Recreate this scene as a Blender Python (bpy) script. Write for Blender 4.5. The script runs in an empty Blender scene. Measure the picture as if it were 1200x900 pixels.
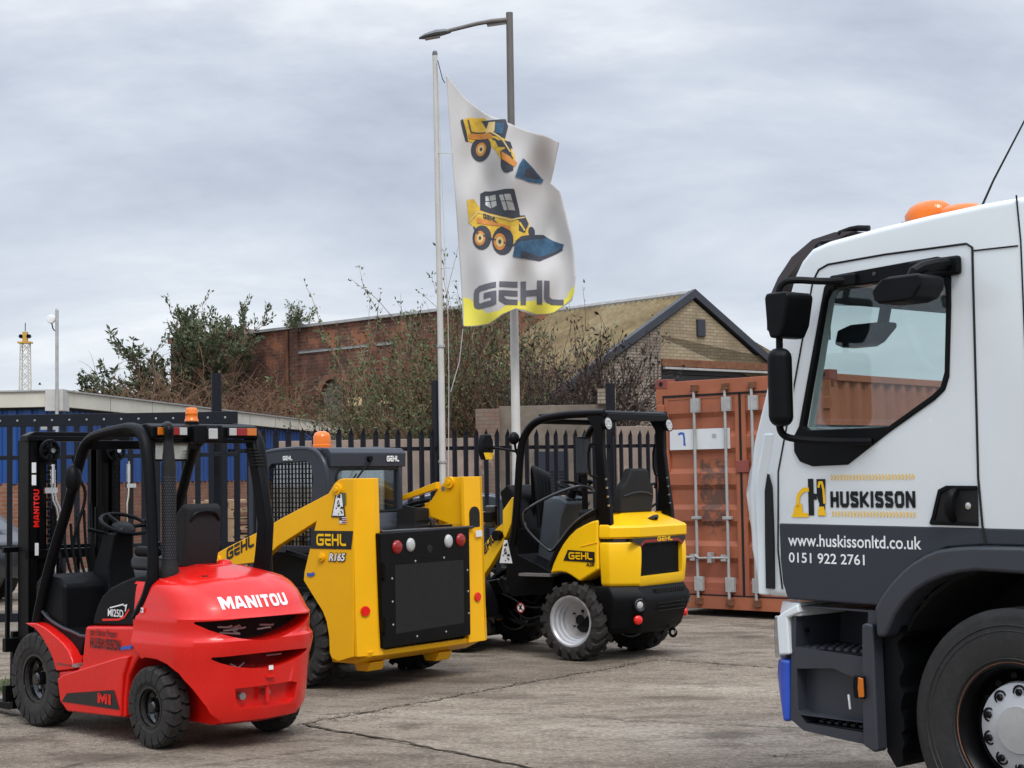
import bpy, bmesh, math, random
from mathutils import Vector, Matrix
from mathutils.bvhtree import BVHTree
R_ = math.radians
random.seed(7)
scn = bpy.context.scene
COL = scn.collection

# ------------------------------------------------------------------ materials
def new_mat(name):
    m = bpy.data.materials.new(name); m.use_nodes = True
    nt = m.node_tree; nt.nodes.clear()
    out = nt.nodes.new('ShaderNodeOutputMaterial'); b = nt.nodes.new('ShaderNodeBsdfPrincipled')
    nt.links.new(b.outputs[0], out.inputs[0])
    return m, nt, b, out
def nd(nt, t, **kw):
    n = nt.nodes.new(t)
    for k, v in kw.items():
        if k.startswith('i_'):
            key = k[2:]; key = int(key) if key.isdigit() else key.replace('_', ' ')
            n.inputs[key].default_value = v
        else: setattr(n, k, v)
    return n
def rgb(c): return (c[0], c[1], c[2], 1)
def mul(c, f): return tuple(min(1, x*f) for x in c[:3])
def mixc(nt, fac, a, b, bt='MIX'):
    n = nd(nt, 'ShaderNodeMix', data_type='RGBA', blend_type=bt)
    for sock, v in ((n.inputs[0], fac), (n.inputs[6], a), (n.inputs[7], b)):
        if isinstance(v, (int, float)): sock.default_value = v
        elif isinstance(v, tuple): sock.default_value = rgb(v)
        else: nt.links.new(v, sock)
    return n.outputs[2]
def ramp(nt, src, stops):
    n = nd(nt, 'ShaderNodeValToRGB'); e = n.color_ramp.elements
    while len(e) < len(stops): e.new(.5)
    for k, (p, c) in enumerate(stops):
        e[k].position = p; e[k].color = rgb(c) if isinstance(c, tuple) else (c, c, c, 1)
    nt.links.new(src, n.inputs[0]); return n.outputs[0]
def noise(nt, vec, scale, detail=4, rough=.6):
    n = nd(nt, 'ShaderNodeTexNoise'); n.inputs['Scale'].default_value = scale
    n.inputs['Detail'].default_value = detail; n.inputs['Roughness'].default_value = rough
    if vec is not None: nt.links.new(vec, n.inputs['Vector'])
    return n.outputs[0]
def bump(nt, b, src, strength, dist=.01):
    n = nd(nt, 'ShaderNodeBump'); n.inputs['Strength'].default_value = strength; n.inputs['Distance'].default_value = dist
    nt.links.new(src, n.inputs['Height']); nt.links.new(n.outputs[0], b.inputs['Normal'])
MATS = {}
def paint(name, c, rough=.4, metal=0, var=.12, scale=3, dirt=0, dirtc=(.12, .1, .08), coat=0, bmp=0, bscale=60, spec=.5):
    m, nt, b, out = new_mat(name)
    tc = nd(nt, 'ShaderNodeTexCoord').outputs['Object']
    n1 = noise(nt, tc, scale, 5)
    col = mixc(nt, ramp(nt, n1, [(.3, 0.), (.7, 1.)]), mul(c, 1-var), mul(c, 1+var))
    if dirt:
        n2 = noise(nt, tc, scale*4.3, 8, .75)
        col = mixc(nt, ramp(nt, n2, [(.62-dirt*.35, 0.), (.75, min(1., dirt*1.4))]), col, dirtc)
    nt.links.new(col, b.inputs['Base Color'])
    n3 = noise(nt, tc, scale*7, 4)
    mr = nd(nt, 'ShaderNodeMapRange'); mr.inputs[3].default_value = max(.02, rough-.09); mr.inputs[4].default_value = min(1, rough+.12)
    nt.links.new(n3, mr.inputs[0]); nt.links.new(mr.outputs[0], b.inputs['Roughness'])
    b.inputs['Metallic'].default_value = metal
    b.inputs['Specular IOR Level'].default_value = spec
    if coat: b.inputs['Coat Weight'].default_value = coat; b.inputs['Coat Roughness'].default_value = .08
    if bmp: bump(nt, b, noise(nt, tc, bscale, 3), bmp, .004)
    MATS[name] = m; return m
def glass(name, c, trans=.75, rough=.03):
    m, nt, b, out = new_mat(name)
    t = nd(nt, 'ShaderNodeBsdfTransparent'); t.inputs[0].default_value = rgb(c)
    g = nd(nt, 'ShaderNodeBsdfGlossy'); g.inputs['Roughness'].default_value = rough; g.inputs[0].default_value = (.9, .95, 1, 1)
    fr = nd(nt, 'ShaderNodeLayerWeight'); fr.inputs[0].default_value = .5
    pw = nd(nt, 'ShaderNodeMath', operation='POWER'); pw.inputs[1].default_value = 4; nt.links.new(fr.outputs['Facing'], pw.inputs[0])
    ma = nd(nt, 'ShaderNodeMath', operation='MULTIPLY_ADD'); ma.inputs[1].default_value = .8; ma.inputs[2].default_value = max(.04, .95-trans)
    nt.links.new(pw.outputs[0], ma.inputs[0])
    mx = nd(nt, 'ShaderNodeMixShader'); nt.links.new(ma.outputs[0], mx.inputs[0])
    nt.links.new(t.outputs[0], mx.inputs[1]); nt.links.new(g.outputs[0], mx.inputs[2]); nt.links.new(mx.outputs[0], out.inputs[0])
    MATS[name] = m; return m
def lens(name, c, em=0):
    m = paint(name, c, .15, 0, .06, 6, coat=.25)
    b = [n for n in m.node_tree.nodes if n.type == 'BSDF_PRINCIPLED'][0]
    tc = nd(m.node_tree, 'ShaderNodeTexCoord').outputs['Object']
    w = nd(m.node_tree, 'ShaderNodeTexWave'); w.inputs['Scale'].default_value = 35; m.node_tree.links.new(tc, w.inputs[0])
    bump(m.node_tree, b, w.outputs[0], .15, .002)
    b.inputs['Subsurface Weight'].default_value = .08; b.inputs['Subsurface Radius'].default_value = (.03, .015, .01)
    return m
def bricks(name, c1, c2, mortar, scale=1, stain=None, stain_amt=.4, bw=.225, bh=.075, ms=.012, patch=None):
    m, nt, b, out = new_mat(name)
    tc = nd(nt, 'ShaderNodeTexCoord').outputs['Object']
    sp = nd(nt, 'ShaderNodeSeparateXYZ'); nt.links.new(tc, sp.inputs[0])
    ad = nd(nt, 'ShaderNodeMath', operation='ADD'); nt.links.new(sp.outputs[0], ad.inputs[0]); nt.links.new(sp.outputs[1], ad.inputs[1])
    cb = nd(nt, 'ShaderNodeCombineXYZ'); nt.links.new(ad.outputs[0], cb.inputs[0]); nt.links.new(sp.outputs[2], cb.inputs[1])
    bt = nd(nt, 'ShaderNodeTexBrick'); nt.links.new(cb.outputs[0], bt.inputs['Vector'])
    bt.inputs['Scale'].default_value = 1; bt.inputs['Brick Width'].default_value = bw*scale; bt.inputs['Row Height'].default_value = bh*scale
    bt.inputs['Mortar Size'].default_value = ms*scale; bt.inputs['Mortar Smooth'].default_value = .3; bt.inputs['Bias'].default_value = -.1
    bt.inputs['Color1'].default_value = rgb(c1); bt.inputs['Color2'].default_value = rgb(c2); bt.inputs['Mortar'].default_value = rgb(mortar)
    n1 = noise(nt, tc, .45, 8, .7)
    col = mixc(nt, ramp(nt, n1, [(.4, 0.), (.65, stain_amt)]), bt.outputs[0], stain or mul(c1, .3))
    n2 = noise(nt, tc, 3.2, 6, .7)
    col = mixc(nt, ramp(nt, n2, [(.35, .45), (.65, 0.)]), col, mul(c2, .45))
    if patch:
        n4 = noise(nt, tc, .8, 7, .72)
        col = mixc(nt, ramp(nt, n4, [(.54, 0.), (.6, .85)]), col, patch)
    nt.links.new(col, b.inputs['Base Color']); b.inputs['Roughness'].default_value = .92
    bump(nt, b, bt.outputs[1], -.5, .01)
    MATS[name] = m; return m

paint('red_paint', (.68, .010, .006), .24, 0, .05, 2, coat=.3, dirt=.10, dirtc=(.42, .03, .02), spec=.4)
paint('red_dark', (.30, .015, .01), .4)
paint('yellow_paint', (.86, .43, .004), .36, 0, .05, 2, coat=.08, dirt=.10, dirtc=(.45, .22, .02), spec=.25)
paint('yellow_bright', (.92, .53, .006), .3, 0, .04, 2, coat=.12, dirt=.05, dirtc=(.6, .32, .02), spec=.3)
paint('black_paint', (.0035, .0035, .004), .32, 0, .3, 5, dirt=.05, dirtc=(.02, .018, .016), spec=.14)
paint('black_plastic', (.004, .0045, .0055), .45, 0, .25, 8, dirt=.07, dirtc=(.018, .016, .014), bmp=.15, bscale=200, spec=.14)
paint('black_deep', (.004, .004, .004), .8)
paint('black_gloss', (.008, .008, .01), .12, 0, .2, 3, coat=.5)
paint('decal_black', (.012, .011, .011), .35)
paint('decal_worn', (.035, .012, .01), .5)
paint('grey_dark', (.034, .038, .048), .35, 0, .1, 4, dirt=.1, dirtc=(.07, .065, .06))
paint('cab_grey', (.034, .038, .050), .32, 0, .08, 3, dirt=.06, dirtc=(.06, .06, .06), spec=.3)
paint('rubber', (.016, .0145, .0135), .8, 0, .3, 9, dirt=.4, dirtc=(.075, .06, .048), bmp=.3, bscale=50)
paint('rubber_truck', (.014, .014, .014), .6, 0, .25, 6, dirt=.3, dirtc=(.06, .052, .045), bmp=.2, bscale=60)
paint('white_paint', (.72, .765, .78), .22, 0, .025, 1.2, coat=.4, dirt=.05, dirtc=(.42, .40, .36))
paint('white_decal', (.8, .8, .8), .4)
paint('silver', (.50, .51, .53), .35, .35, .06, 8, dirt=.12)
paint('chrome', (.7, .7, .7), .18, .95, .08, 12)
paint('steel', (.35, .34, .33), .45, .8, .2, 12, dirt=.3)
paint('galv', (.42, .42, .41), .5, .35, .15, 6, dirt=.2, dirtc=(.2, .17, .14))
paint('rust', (.16, .065, .03), .9, 0, .4, 8, dirt=.4, dirtc=(.06, .03, .02))
paint('fence_black', (.007, .009, .014), .42, 0, .2, 4, dirt=.08, dirtc=(.03, .026, .022), spec=.25)
paint('pole_paint', (.52, .51, .48), .5, 0, .1, 2, dirt=.2, dirtc=(.25, .22, .18))
paint('lamp_post', (.13, .12, .11), .55, .1, .15, 1.5, dirt=.3, dirtc=(.16, .15, .13))
paint('lamp_head', (.13, .14, .15), .5)
paint('container_paint', (.35, .108, .05), .55, 0, .22, 1.2, dirt=.3, dirtc=(.15, .055, .035))
paint('container_dark', (.26, .06, .045), .6, 0, .2, 2, dirt=.4, dirtc=(.09, .045, .03))
paint('soot', (.09, .055, .04), .8, 0, .4, 5, dirt=.6, dirtc=(.3, .1, .06))
paint('sign_white', (.66, .68, .69), .5, 0, .05, 4, dirt=.12, dirtc=(.45, .42, .38))
paint('blue_mark', (.03, .10, .42), .4)
paint('blue_clad', (.008, .058, .23), .45, 0, .15, .8, dirt=.1, dirtc=(.02, .05, .12))
paint('fascia', (.60, .58, .49), .6, 0, .12, .7, dirt=.25, dirtc=(.28, .27, .2))
paint('blue_bumper', (.02, .07, .42), .35, 0, .15, 3, dirt=.25, dirtc=(.25, .28, .35), coat=.2)
paint('visor', (.035, .022, .024), .15, 0, .1, 2, coat=.4)
paint('mirror_face', (.55, .52, .45), .08, .9, .05, 3)
paint('cloth', (.54, .53, .52), .85, 0, .05, 1.5, dirt=.1, dirtc=(.5, .48, .42))
paint('cloth_yellow', (.78, .70, .10), .85, 0, .05, 3)
paint('print_dark', (.045, .05, .065), .8); paint('print_grey', (.12, .12, .14), .8)
paint('print_yellow', (.62, .40, .05), .85, var=.25, scale=8); paint('print_orange', (.55, .22, .05), .85, var=.25, scale=8)
paint('print_blue', (.04, .10, .17), .85, var=.35, scale=8); paint('print_tan', (.6, .45, .2), .85)
paint('wood', (.30, .2, .12), .85, 0, .3, 3, dirt=.3)
paint('twig_brown', (.17, .10, .062), .95, 0, .35, 2)
paint('twig_dark', (.045, .03, .024), .95, 0, .3, 2)
paint('twig_grey', (.14, .10, .075), .95, 0, .3, 2)
paint('leaf_green', (.075, .095, .045), .7, 0, .5, 1.3)
paint('leaf_olive', (.085, .115, .045), .75, 0, .4, 1.3)
paint('leaf_brown', (.10, .06, .035), .9, 0, .4, 1.5)
paint('grass_mat', (.06, .12, .025), .8, 0, .4, 3)
paint('shutter', (.035, .035, .04), .6)
paint('barge', (.03, .034, .045), .5, 0, .2, 2)
paint('bird_mat', (.03, .03, .035), .8)
paint('crane_white', (.5, .48, .42), .6); paint('crane_yellow', (.5, .3, .05), .6)
paint('car_blue', (.03, .045, .08), .2, 0, .05, 2, coat=.5)
paint('car_dark', (.02, .022, .027), .2, 0, .05, 2, coat=.5)
paint('car_glass', (.05, .06, .065), .06, 0, .05, 2, coat=.3)
paint('cream', (.62, .46, .24), .8, 0, .2, 3)
paint('pink_render', (.29, .225, .185), .92, 0, .3, .9, dirt=.55, dirtc=(.17, .13, .10), bmp=.4, bscale=12)
paint('grey_render', (.17, .14, .11), .92, 0, .3, .9, dirt=.5, dirtc=(.07, .06, .045), bmp=.4, bscale=9)
paint('fabric', (.006, .006, .007), .8, 0, .2, 30)
paint('dash_blue', (.05, .062, .078), .45, 0, .1, 8)
glass('cab_glass', (.82, .88, .87), .9)
glass('interior_shade_glass', (.30, .35, .36), .62)
glass('clear_lens', (.8, .84, .86), .6)
lens('amber', (.80, .17, .004)); lens('red_lens', (.27, .008, .006)); lens('white_lens', (.45, .45, .44))
lens('red_reflector', (.75, .015, .01)); lens('amber_dark', (.55, .15, .01))
bricks('brick_old', (.27, .085, .045), (.11, .042, .028), (.20, .15, .11), 1.7, (.035, .02, .016), .8, patch=(.30, .12, .06))
bricks('brick_red', (.32, .12, .06), (.24, .085, .045), (.24, .19, .15), 1.05, (.12, .05, .03), .3)
bricks('brick_cream', (.47, .39, .25), (.36, .29, .18), (.24, .19, .13), 1.05, (.17, .12, .08), .75)
bricks('brick_white', (.45, .40, .33), (.30, .23, .17), (.12, .1, .08), .95, (.08, .06, .05), .6)
bricks('brick_render', (.22, .18, .14), (.26, .14, .1), (.15, .12, .1), 1, (.1, .08, .06), .5, patch=(.36, .29, .24))
def door_mat():
    m = paint('container_door', (.35, .108, .05), .55, 0, .22, 1.2, dirt=.3, dirtc=(.15, .055, .035)); nt = m.node_tree
    b = [n for n in nt.nodes if n.type == 'BSDF_PRINCIPLED'][0]; col = b.inputs['Base Color'].links[0].from_socket
    tc = nd(nt, 'ShaderNodeTexCoord').outputs['Object']; sp = nd(nt, 'ShaderNodeSeparateXYZ'); nt.links.new(tc, sp.inputs[0])
    def M(op, a, b_, c=0.):
        n = nd(nt, 'ShaderNodeMath', operation=op)
        for i, v in enumerate((a, b_, c)):
            if isinstance(v, (int, float)): n.inputs[i].default_value = v
            else: nt.links.new(v, n.inputs[i])
        return n.outputs[0]
    dx = M('DIVIDE', M('ABSOLUTE', M('SUBTRACT', sp.outputs[0], .27), 0), .25); dz = M('DIVIDE', M('ABSOLUTE', M('SUBTRACT', sp.outputs[2], 1.40), 0), .58)
    d = M('MAXIMUM', dx, dz); nz = noise(nt, tc, 6, 8, .75)
    f = M('SUBTRACT', M('MULTIPLY', nz, 1.25), M('MULTIPLY', M('POWER', d, 4), .45))
    col = mixc(nt, ramp(nt, f, [(.50, 0.), (.60, .85)]), col, (.085, .05, .038))
    low = ramp(nt, sp.outputs[2], [(.2, .55), (.95, 0.)])
    col = mixc(nt, low, col, (.27, .065, .045))
    nt.links.new(col, b.inputs['Base Color'])
door_mat()
def roof_mat():
    m, nt, b, out = new_mat('roof_sheet')
    tc = nd(nt, 'ShaderNodeTexCoord').outputs['Object']
    n1 = noise(nt, tc, .7, 8, .7); n2 = noise(nt, tc, 4, 6, .7)
    c = ramp(nt, n1, [(.32, (.14, .10, .055)), (.5, (.26, .20, .10)), (.7, (.33, .29, .20))])
    c = mixc(nt, ramp(nt, n2, [(.4, .6), (.65, 0.)]), c, (.12, .09, .05))
    nt.links.new(c, b.inputs['Base Color']); b.inputs['Roughness'].default_value = .9
    MATS['roof_sheet'] = m
roof_mat()
def concrete(name, base, dark, light):
    m, nt, b, out = new_mat(name)
    tc = nd(nt, 'ShaderNodeTexCoord').outputs['Object']
    mp = nd(nt, 'ShaderNodeMapping'); mp.inputs['Rotation'].default_value = (0, 0, R_(35)); mp.inputs['Scale'].default_value = (.72, 1.3, 1)
    nt.links.new(tc, mp.inputs[0]); st = mp.outputs[0]
    big = noise(nt, st, .55, 8, .65)
    c = ramp(nt, big, [(.34, mul(dark, 1.2)), (.5, base), (.64, light)])
    mid = noise(nt, st, 3.1, 9, .75)
    c = mixc(nt, ramp(nt, mid, [(.36, .85), (.52, 0.)]), c, mul(dark, .8))
    fine = noise(nt, tc, 26, 6, .8)
    c = mixc(nt, ramp(nt, fine, [(.38, .6), (.52, 0.)]), c, mul(dark, .6))
    c = mixc(nt, ramp(nt, fine, [(.55, 0.), (.66, .7)]), c, mul(light, 1.35))
    vo = nd(nt, 'ShaderNodeTexVoronoi'); vo.inputs['Scale'].default_value = 60; nt.links.new(tc, vo.inputs['Vector'])
    c = mixc(nt, ramp(nt, vo.outputs['Distance'], [(.1, .5), (.26, 0.)]), c, mul(light, 1.15))
    wet = noise(nt, st, 1.15, 5, .55)
    wm = ramp(nt, wet, [(.57, 0.), (.63, 1.)])
    c = mixc(nt, mixc(nt, .6, (0, 0, 0), wm), c, mul(dark, .75))
    sv = nd(nt, 'ShaderNodeTexVoronoi'); sv.inputs['Scale'].default_value = .55; sv.inputs['Randomness'].default_value = 1; nt.links.new(tc, sv.inputs['Vector'])
    wob = noise(nt, tc, 5, 5, .7); sa = nd(nt, 'ShaderNodeMath', operation='MULTIPLY_ADD'); sa.inputs[1].default_value = .22; nt.links.new(wob, sa.inputs[0]); nt.links.new(sv.outputs['Distance'], sa.inputs[2])
    c = mixc(nt, ramp(nt, sa.outputs[0], [(.17, .7), (.25, 0.)]), c, mul(dark, .55))
    nt.links.new(c, b.inputs['Base Color']); b.inputs['Roughness'].default_value = .9; b.inputs['Specular IOR Level'].default_value = .25
    sm = nd(nt, 'ShaderNodeMath', operation='ADD'); nt.links.new(fine, sm.inputs[0]); nt.links.new(vo.outputs['Distance'], sm.inputs[1])
    bump(nt, b, sm.outputs[0], .9, .014)
    MATS[name] = m
concrete('concrete', (.27, .222, .172), (.13, .102, .077), (.36, .305, .245))
concrete('concrete_pale', (.32, .265, .205), (.165, .13, .098), (.42, .36, .29))
concrete('concrete_crack', (.10, .08, .06), (.04, .032, .025), (.16, .14, .10))

# ------------------------------------------------------------------ mesh builder
class MB:
    def __init__(s): s.v = []; s.f = []
    def add(s, vs, fs):
        k = len(s.v); s.v += [tuple(p) for p in vs]; s.f += [tuple(i+k for i in f) for f in fs]; return s
    def box(s, x0, x1, y0, y1, z0, z1):
        if x0 > x1: x0, x1 = x1, x0
        if y0 > y1: y0, y1 = y1, y0
        if z0 > z1: z0, z1 = z1, z0
        return s.add([(x0, y0, z0), (x1, y0, z0), (x1, y1, z0), (x0, y1, z0), (x0, y0, z1), (x1, y0, z1), (x1, y1, z1), (x0, y1, z1)],
                     [(0, 3, 2, 1), (4, 5, 6, 7), (0, 1, 5, 4), (1, 2, 6, 5), (2, 3, 7, 6), (3, 0, 4, 7)])
    def prism(s, pts, a, b, ax='y'):
        n = len(pts); P = {'y': lambda p, t: (p[0], t, p[1]), 'x': lambda p, t: (t, p[0], p[1]), 'z': lambda p, t: (p[0], p[1], t)}[ax]
        vs = [P(p, a) for p in pts]+[P(p, b) for p in pts]
        return s.add(vs, [tuple(range(n)), tuple(range(2*n-1, n-1, -1))]+[(i, i+n, (i+1) % n+n, (i+1) % n) for i in range(n)])
    def rings(s, rs, closed=True, caps=True):
        n = len(rs[0]); vs = [p for r in rs for p in r]; fs = []
        for k in range(len(rs)-1):
            for i in range(n if closed else n-1):
                j = (i+1) % n; fs.append((k*n+i, k*n+j, (k+1)*n+j, (k+1)*n+i))
        if caps: fs += [tuple(range(n-1, -1, -1)), tuple(range((len(rs)-1)*n, len(rs)*n))]
        return s.add(vs, fs)
    def tube(s, path, r, seg=8, smooth=0, flat=None):
        P = [Vector(p) for p in path]
        rr = list(r) if isinstance(r, (list, tuple)) else [r]*len(P)
        for _ in range(smooth):
            Q = [P[0]]; q = [rr[0]]
            for i in range(len(P)-1):
                Q += [P[i]*.75+P[i+1]*.25, P[i]*.25+P[i+1]*.75]; q += [rr[i]*.75+rr[i+1]*.25, rr[i]*.25+rr[i+1]*.75]
            Q.append(P[-1]); q.append(rr[-1]); P, rr = Q, q
        rs = []; prev = None
        for i, p in enumerate(P):
            d = (P[min(i+1, len(P)-1)]-P[max(i-1, 0)])
            if d.length < 1e-7: d = Vector((0, 0, 1))
            d.normalize()
            if prev is None:
                u = Vector((0, 1, 0)) if abs(d.y) < .9 else Vector((0, 0, 1))
            else: u = prev
            u = (u-d*u.dot(d)); u.normalize(); w = d.cross(u); prev = u
            fl = flat or 1
            rs.append([p+(u*math.cos(2*math.pi*k/seg)*fl+w*math.sin(2*math.pi*k/seg))*rr[i] for k in range(seg)])
        return s.rings(rs)
    def cyl(s, a, b, r, r2=None, seg=16): return s.tube([a, b], [r, r if r2 is None else r2], seg)
    def lathe(s, prof, c=(0, 0, 0), ax='y', seg=32, caps=False):
        rs = []
        for r, h in prof:
            ring = []
            for k in range(seg):
                a = 2*math.pi*k/seg; u, w = r*math.cos(a), r*math.sin(a)
                ring.append({'y': (c[0]+u, c[1]+h, c[2]+w), 'z': (c[0]+u, c[1]+w, c[2]+h), 'x': (c[0]+h, c[1]+u, c[2]+w)}[ax])
            rs.append(ring)
        return s.rings(rs, True, caps)
    def mesh(s, name='m', fix=True):
        me = bpy.data.meshes.new(name); me.from_pydata(s.v, [], s.f); me.update()
        if fix:
            bm = bmesh.new(); bm.from_mesh(me); bmesh.ops.recalc_face_normals(bm, faces=bm.faces); bm.to_mesh(me); bm.free()
        return me
    def obj(s, name, mat, parent=None, bevel=0, seg=2, ang=35, loc=None, fix=True):
        return link(name, s.mesh(name, fix), mat, parent, bevel, seg, ang, loc)
def pieces(s, name, mat, parent=None, bevel=0, seg=2, ang=35, gap=.002):
    """one object per separate piece: shells whose boxes touch stay together"""
    par = list(range(len(s.v)))
    def fd(i):
        while par[i] != i: par[i] = par[par[i]]; i = par[i]
        return i
    for f in s.f:
        for i in f[1:]: par[fd(i)] = fd(f[0])
    comp = {}
    for i in range(len(s.v)): comp.setdefault(fd(i), []).append(i)
    B = []
    for c in comp.values():
        B.append([set(c), [min(s.v[i][k] for i in c)-gap for k in range(3)], [max(s.v[i][k] for i in c)+gap for k in range(3)]])
    ch = True
    while ch:
        ch = False
        for i in range(len(B)):
            for j in range(len(B)-1, i, -1):
                if all(B[i][1][k] <= B[j][2][k] and B[j][1][k] <= B[i][2][k] for k in range(3)):
                    B[i][0] |= B[j][0]; B[i][1] = [min(a, b) for a, b in zip(B[i][1], B[j][1])]; B[i][2] = [max(a, b) for a, b in zip(B[i][2], B[j][2])]
                    del B[j]; ch = True
    out = []
    for c, lo, hi in B:
        idx = sorted(c); mp = {o: n for n, o in enumerate(idx)}; m = MB(); m.v = [s.v[i] for i in idx]; m.f = [tuple(mp[i] for i in f) for f in s.f if f[0] in c]
        out.append(m.obj(name, mat, parent, bevel, seg, ang))
    return out
MB.pieces = pieces
def link(name, me, mat, parent=None, bevel=0, seg=2, ang=35, loc=None, rot=None):
    if not me.materials: me.materials.append(MATS[mat] if isinstance(mat, str) else mat)
    o = bpy.data.objects.new(name, me); COL.objects.link(o)
    if len(me.polygons) and ang:
        me.polygons.foreach_set('use_smooth', [True]*len(me.polygons))
        me.set_sharp_from_angle(angle=R_(ang))
    if bevel:
        m = o.modifiers.new('b', 'BEVEL'); m.width = bevel; m.segments = seg; m.limit_method = 'ANGLE'; m.angle_limit = R_(30); m.harden_normals = True
    if parent: o.parent = parent
    if loc: o.location = loc
    if rot: o.rotation_euler = rot
    return o
def baked(base, cutters, bevel=0, seg=3):
    """boolean difference, baked to a plain mesh; nothing temporary is left behind"""
    tmp = []
    def t(me): o = bpy.data.objects.new('tmp', me); COL.objects.link(o); tmp.append(o); return o
    o = t(base.mesh() if isinstance(base, MB) else base)
    if bevel:
        m = o.modifiers.new('v', 'BEVEL'); m.width = bevel; m.segments = seg; m.limit_method = 'ANGLE'; m.angle_limit = R_(30)
    for c in cutters:
        co = t(c.mesh() if isinstance(c, MB) else c)
        m = o.modifiers.new('b', 'BOOLEAN'); m.operation = 'DIFFERENCE'; m.object = co; m.solver = 'EXACT'
    dg = bpy.context.evaluated_depsgraph_get(); dg.update()
    me = bpy.data.meshes.new_from_object(o.evaluated_get(dg))
    for q in tmp: bpy.data.objects.remove(q)
    me.materials.clear(); return me
def tag(o, label=None, cat=None, group=None, kind=None):
    for k, v in (('label', label), ('category', cat), ('group', group), ('kind', kind)):
        if v: o[k] = v
    return o
def thing(name, loc, rz, label, cat, group=None):
    o = bpy.data.objects.new(name, None); COL.objects.link(o); o.empty_display_size = .2
    o.location = loc; o.rotation_euler = (0, 0, R_(rz)); return tag(o, label, cat, group)
def empty(name, parent, loc=(0, 0, 0), rot=(0, 0, 0)):
    o = bpy.data.objects.new(name, None); COL.objects.link(o); o.parent = parent; o.location = loc; o.rotation_euler = rot; return o
def copy_tree(o, parent=None):
    c = o.copy(); COL.objects.link(c); c.parent = parent
    for ch in list(o.children): copy_tree(ch, c)
    return c

# ------------------------------------------------------------------ writing
def side(x, z, y, off=.003): return lambda a, b: (x-a, y+off, z+b)          # on the left flank, read from outside
def sideL(x, z, y, dx, dz, off=.003):                                         # same, along a sloping baseline
    l = math.hypot(dx, dz); ux, uz = dx/l, dz/l
    return lambda a, b: (x+ux*a+uz*b*0, y+off, z+uz*a+b)
def back(y, z, x, off=.003): return lambda a, b: (x-off, y-a, z+b)           # on a rear face
def decal(name, polys, mat, parent, fn):
    mb = MB()
    for p in polys:
        k = len(mb.v); mb.v += [fn(a, b) for a, b in p]; mb.f.append(tuple(range(k, k+len(p))))
    return mb.obj(name, mat, parent, ang=0, fix=False)
def text(name, s, mat, parent, fn, w, h, bold=0., shear=0., spacing=1.):
    cu = bpy.data.curves.new('t', 'FONT'); cu.body = s; cu.size = 1; cu.offset = bold; cu.shear = shear; cu.space_character = spacing
    cu.resolution_u = 4
    o = bpy.data.objects.new('t', cu); COL.objects.link(o)
    dg = bpy.context.evaluated_depsgraph_get(); dg.update()
    me = bpy.data.meshes.new_from_object(o.evaluated_get(dg)); bpy.data.objects.remove(o); bpy.data.curves.remove(cu)
    xs = [v.co.x for v in me.vertices]; ys = [v.co.y for v in me.vertices]
    x0, x1, y0, y1 = min(xs), max(xs), min(ys), max(ys)
    for v in me.vertices:
        v.co = Vector(fn((v.co.x-x0)/(x1-x0)*w, (v.co.y-y0)/(y1-y0)*h))
    me.materials.clear(); return link(name, me, mat, parent, ang=0)
def onto(o, me_target, d, off=.003):
    """lay flat lettering onto a curved panel: move each vertex along d until it meets the panel"""
    bv = BVHTree.FromPolygons([v.co for v in me_target.vertices], [tuple(p.vertices) for p in me_target.polygons]); d = Vector(d)
    for v in o.data.vertices:
        h = bv.ray_cast(v.co-d*1.0, d)
        if h[0] is not None: v.co = h[0]-d*off
    return o
def ribbon(pts, w):
    L, Rr = [], []
    P = [Vector((a, b)) for a, b in pts]
    for i, p in enumerate(P):
        d1 = (p-P[i-1]).normalized() if i else (P[1]-p).normalized()
        d2 = (P[i+1]-p).normalized() if i < len(P)-1 else d1
        n1 = Vector((-d1.y, d1.x)); n2 = Vector((-d2.y, d2.x)); n = (n1+n2); n.normalize(); k = w/2/max(.35, n.dot(n1))
        L.append(p+n*k); Rr.append(p-n*k)
    return [[tuple(L[i]), tuple(L[i+1]), tuple(Rr[i+1]), tuple(Rr[i])] for i in range(len(P)-1)]
def logo(w, h, shear=0, wt=.2):
    """the four rounded stencil letters G E H L in a box w by h"""
    S = []
    a = wt/2
    S.append([(1.0, 1-a), (.28, 1-a), (.15, .93-a), (a, .72), (a, .28), (.15, .07+a), (.28, a), (.78, a), (.9, .15), (.9, .5), (.45, .5)])
    S.append([(1.15, 1-a), (1.95, 1-a)]); S.append([(1.95, .5), (1.25, .5), (1.25, .25), (1.34, .07+a), (1.45, a), (1.95, a)])
    S.append([(2.2, 1), (2.2, 0)]); S.append([(2.2, .5), (2.85, .5)]); S.append([(2.92, 1), (2.92, 0)])
    S.append([(3.25, 1), (3.25, .3), (3.34, .07+a), (3.48, a), (4.0, a)])
    out = []
    for l in S:
        for q in ribbon(l, wt): out.append([((x+shear*y)/4*w, y*h) for x, y in q])
    return out

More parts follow.
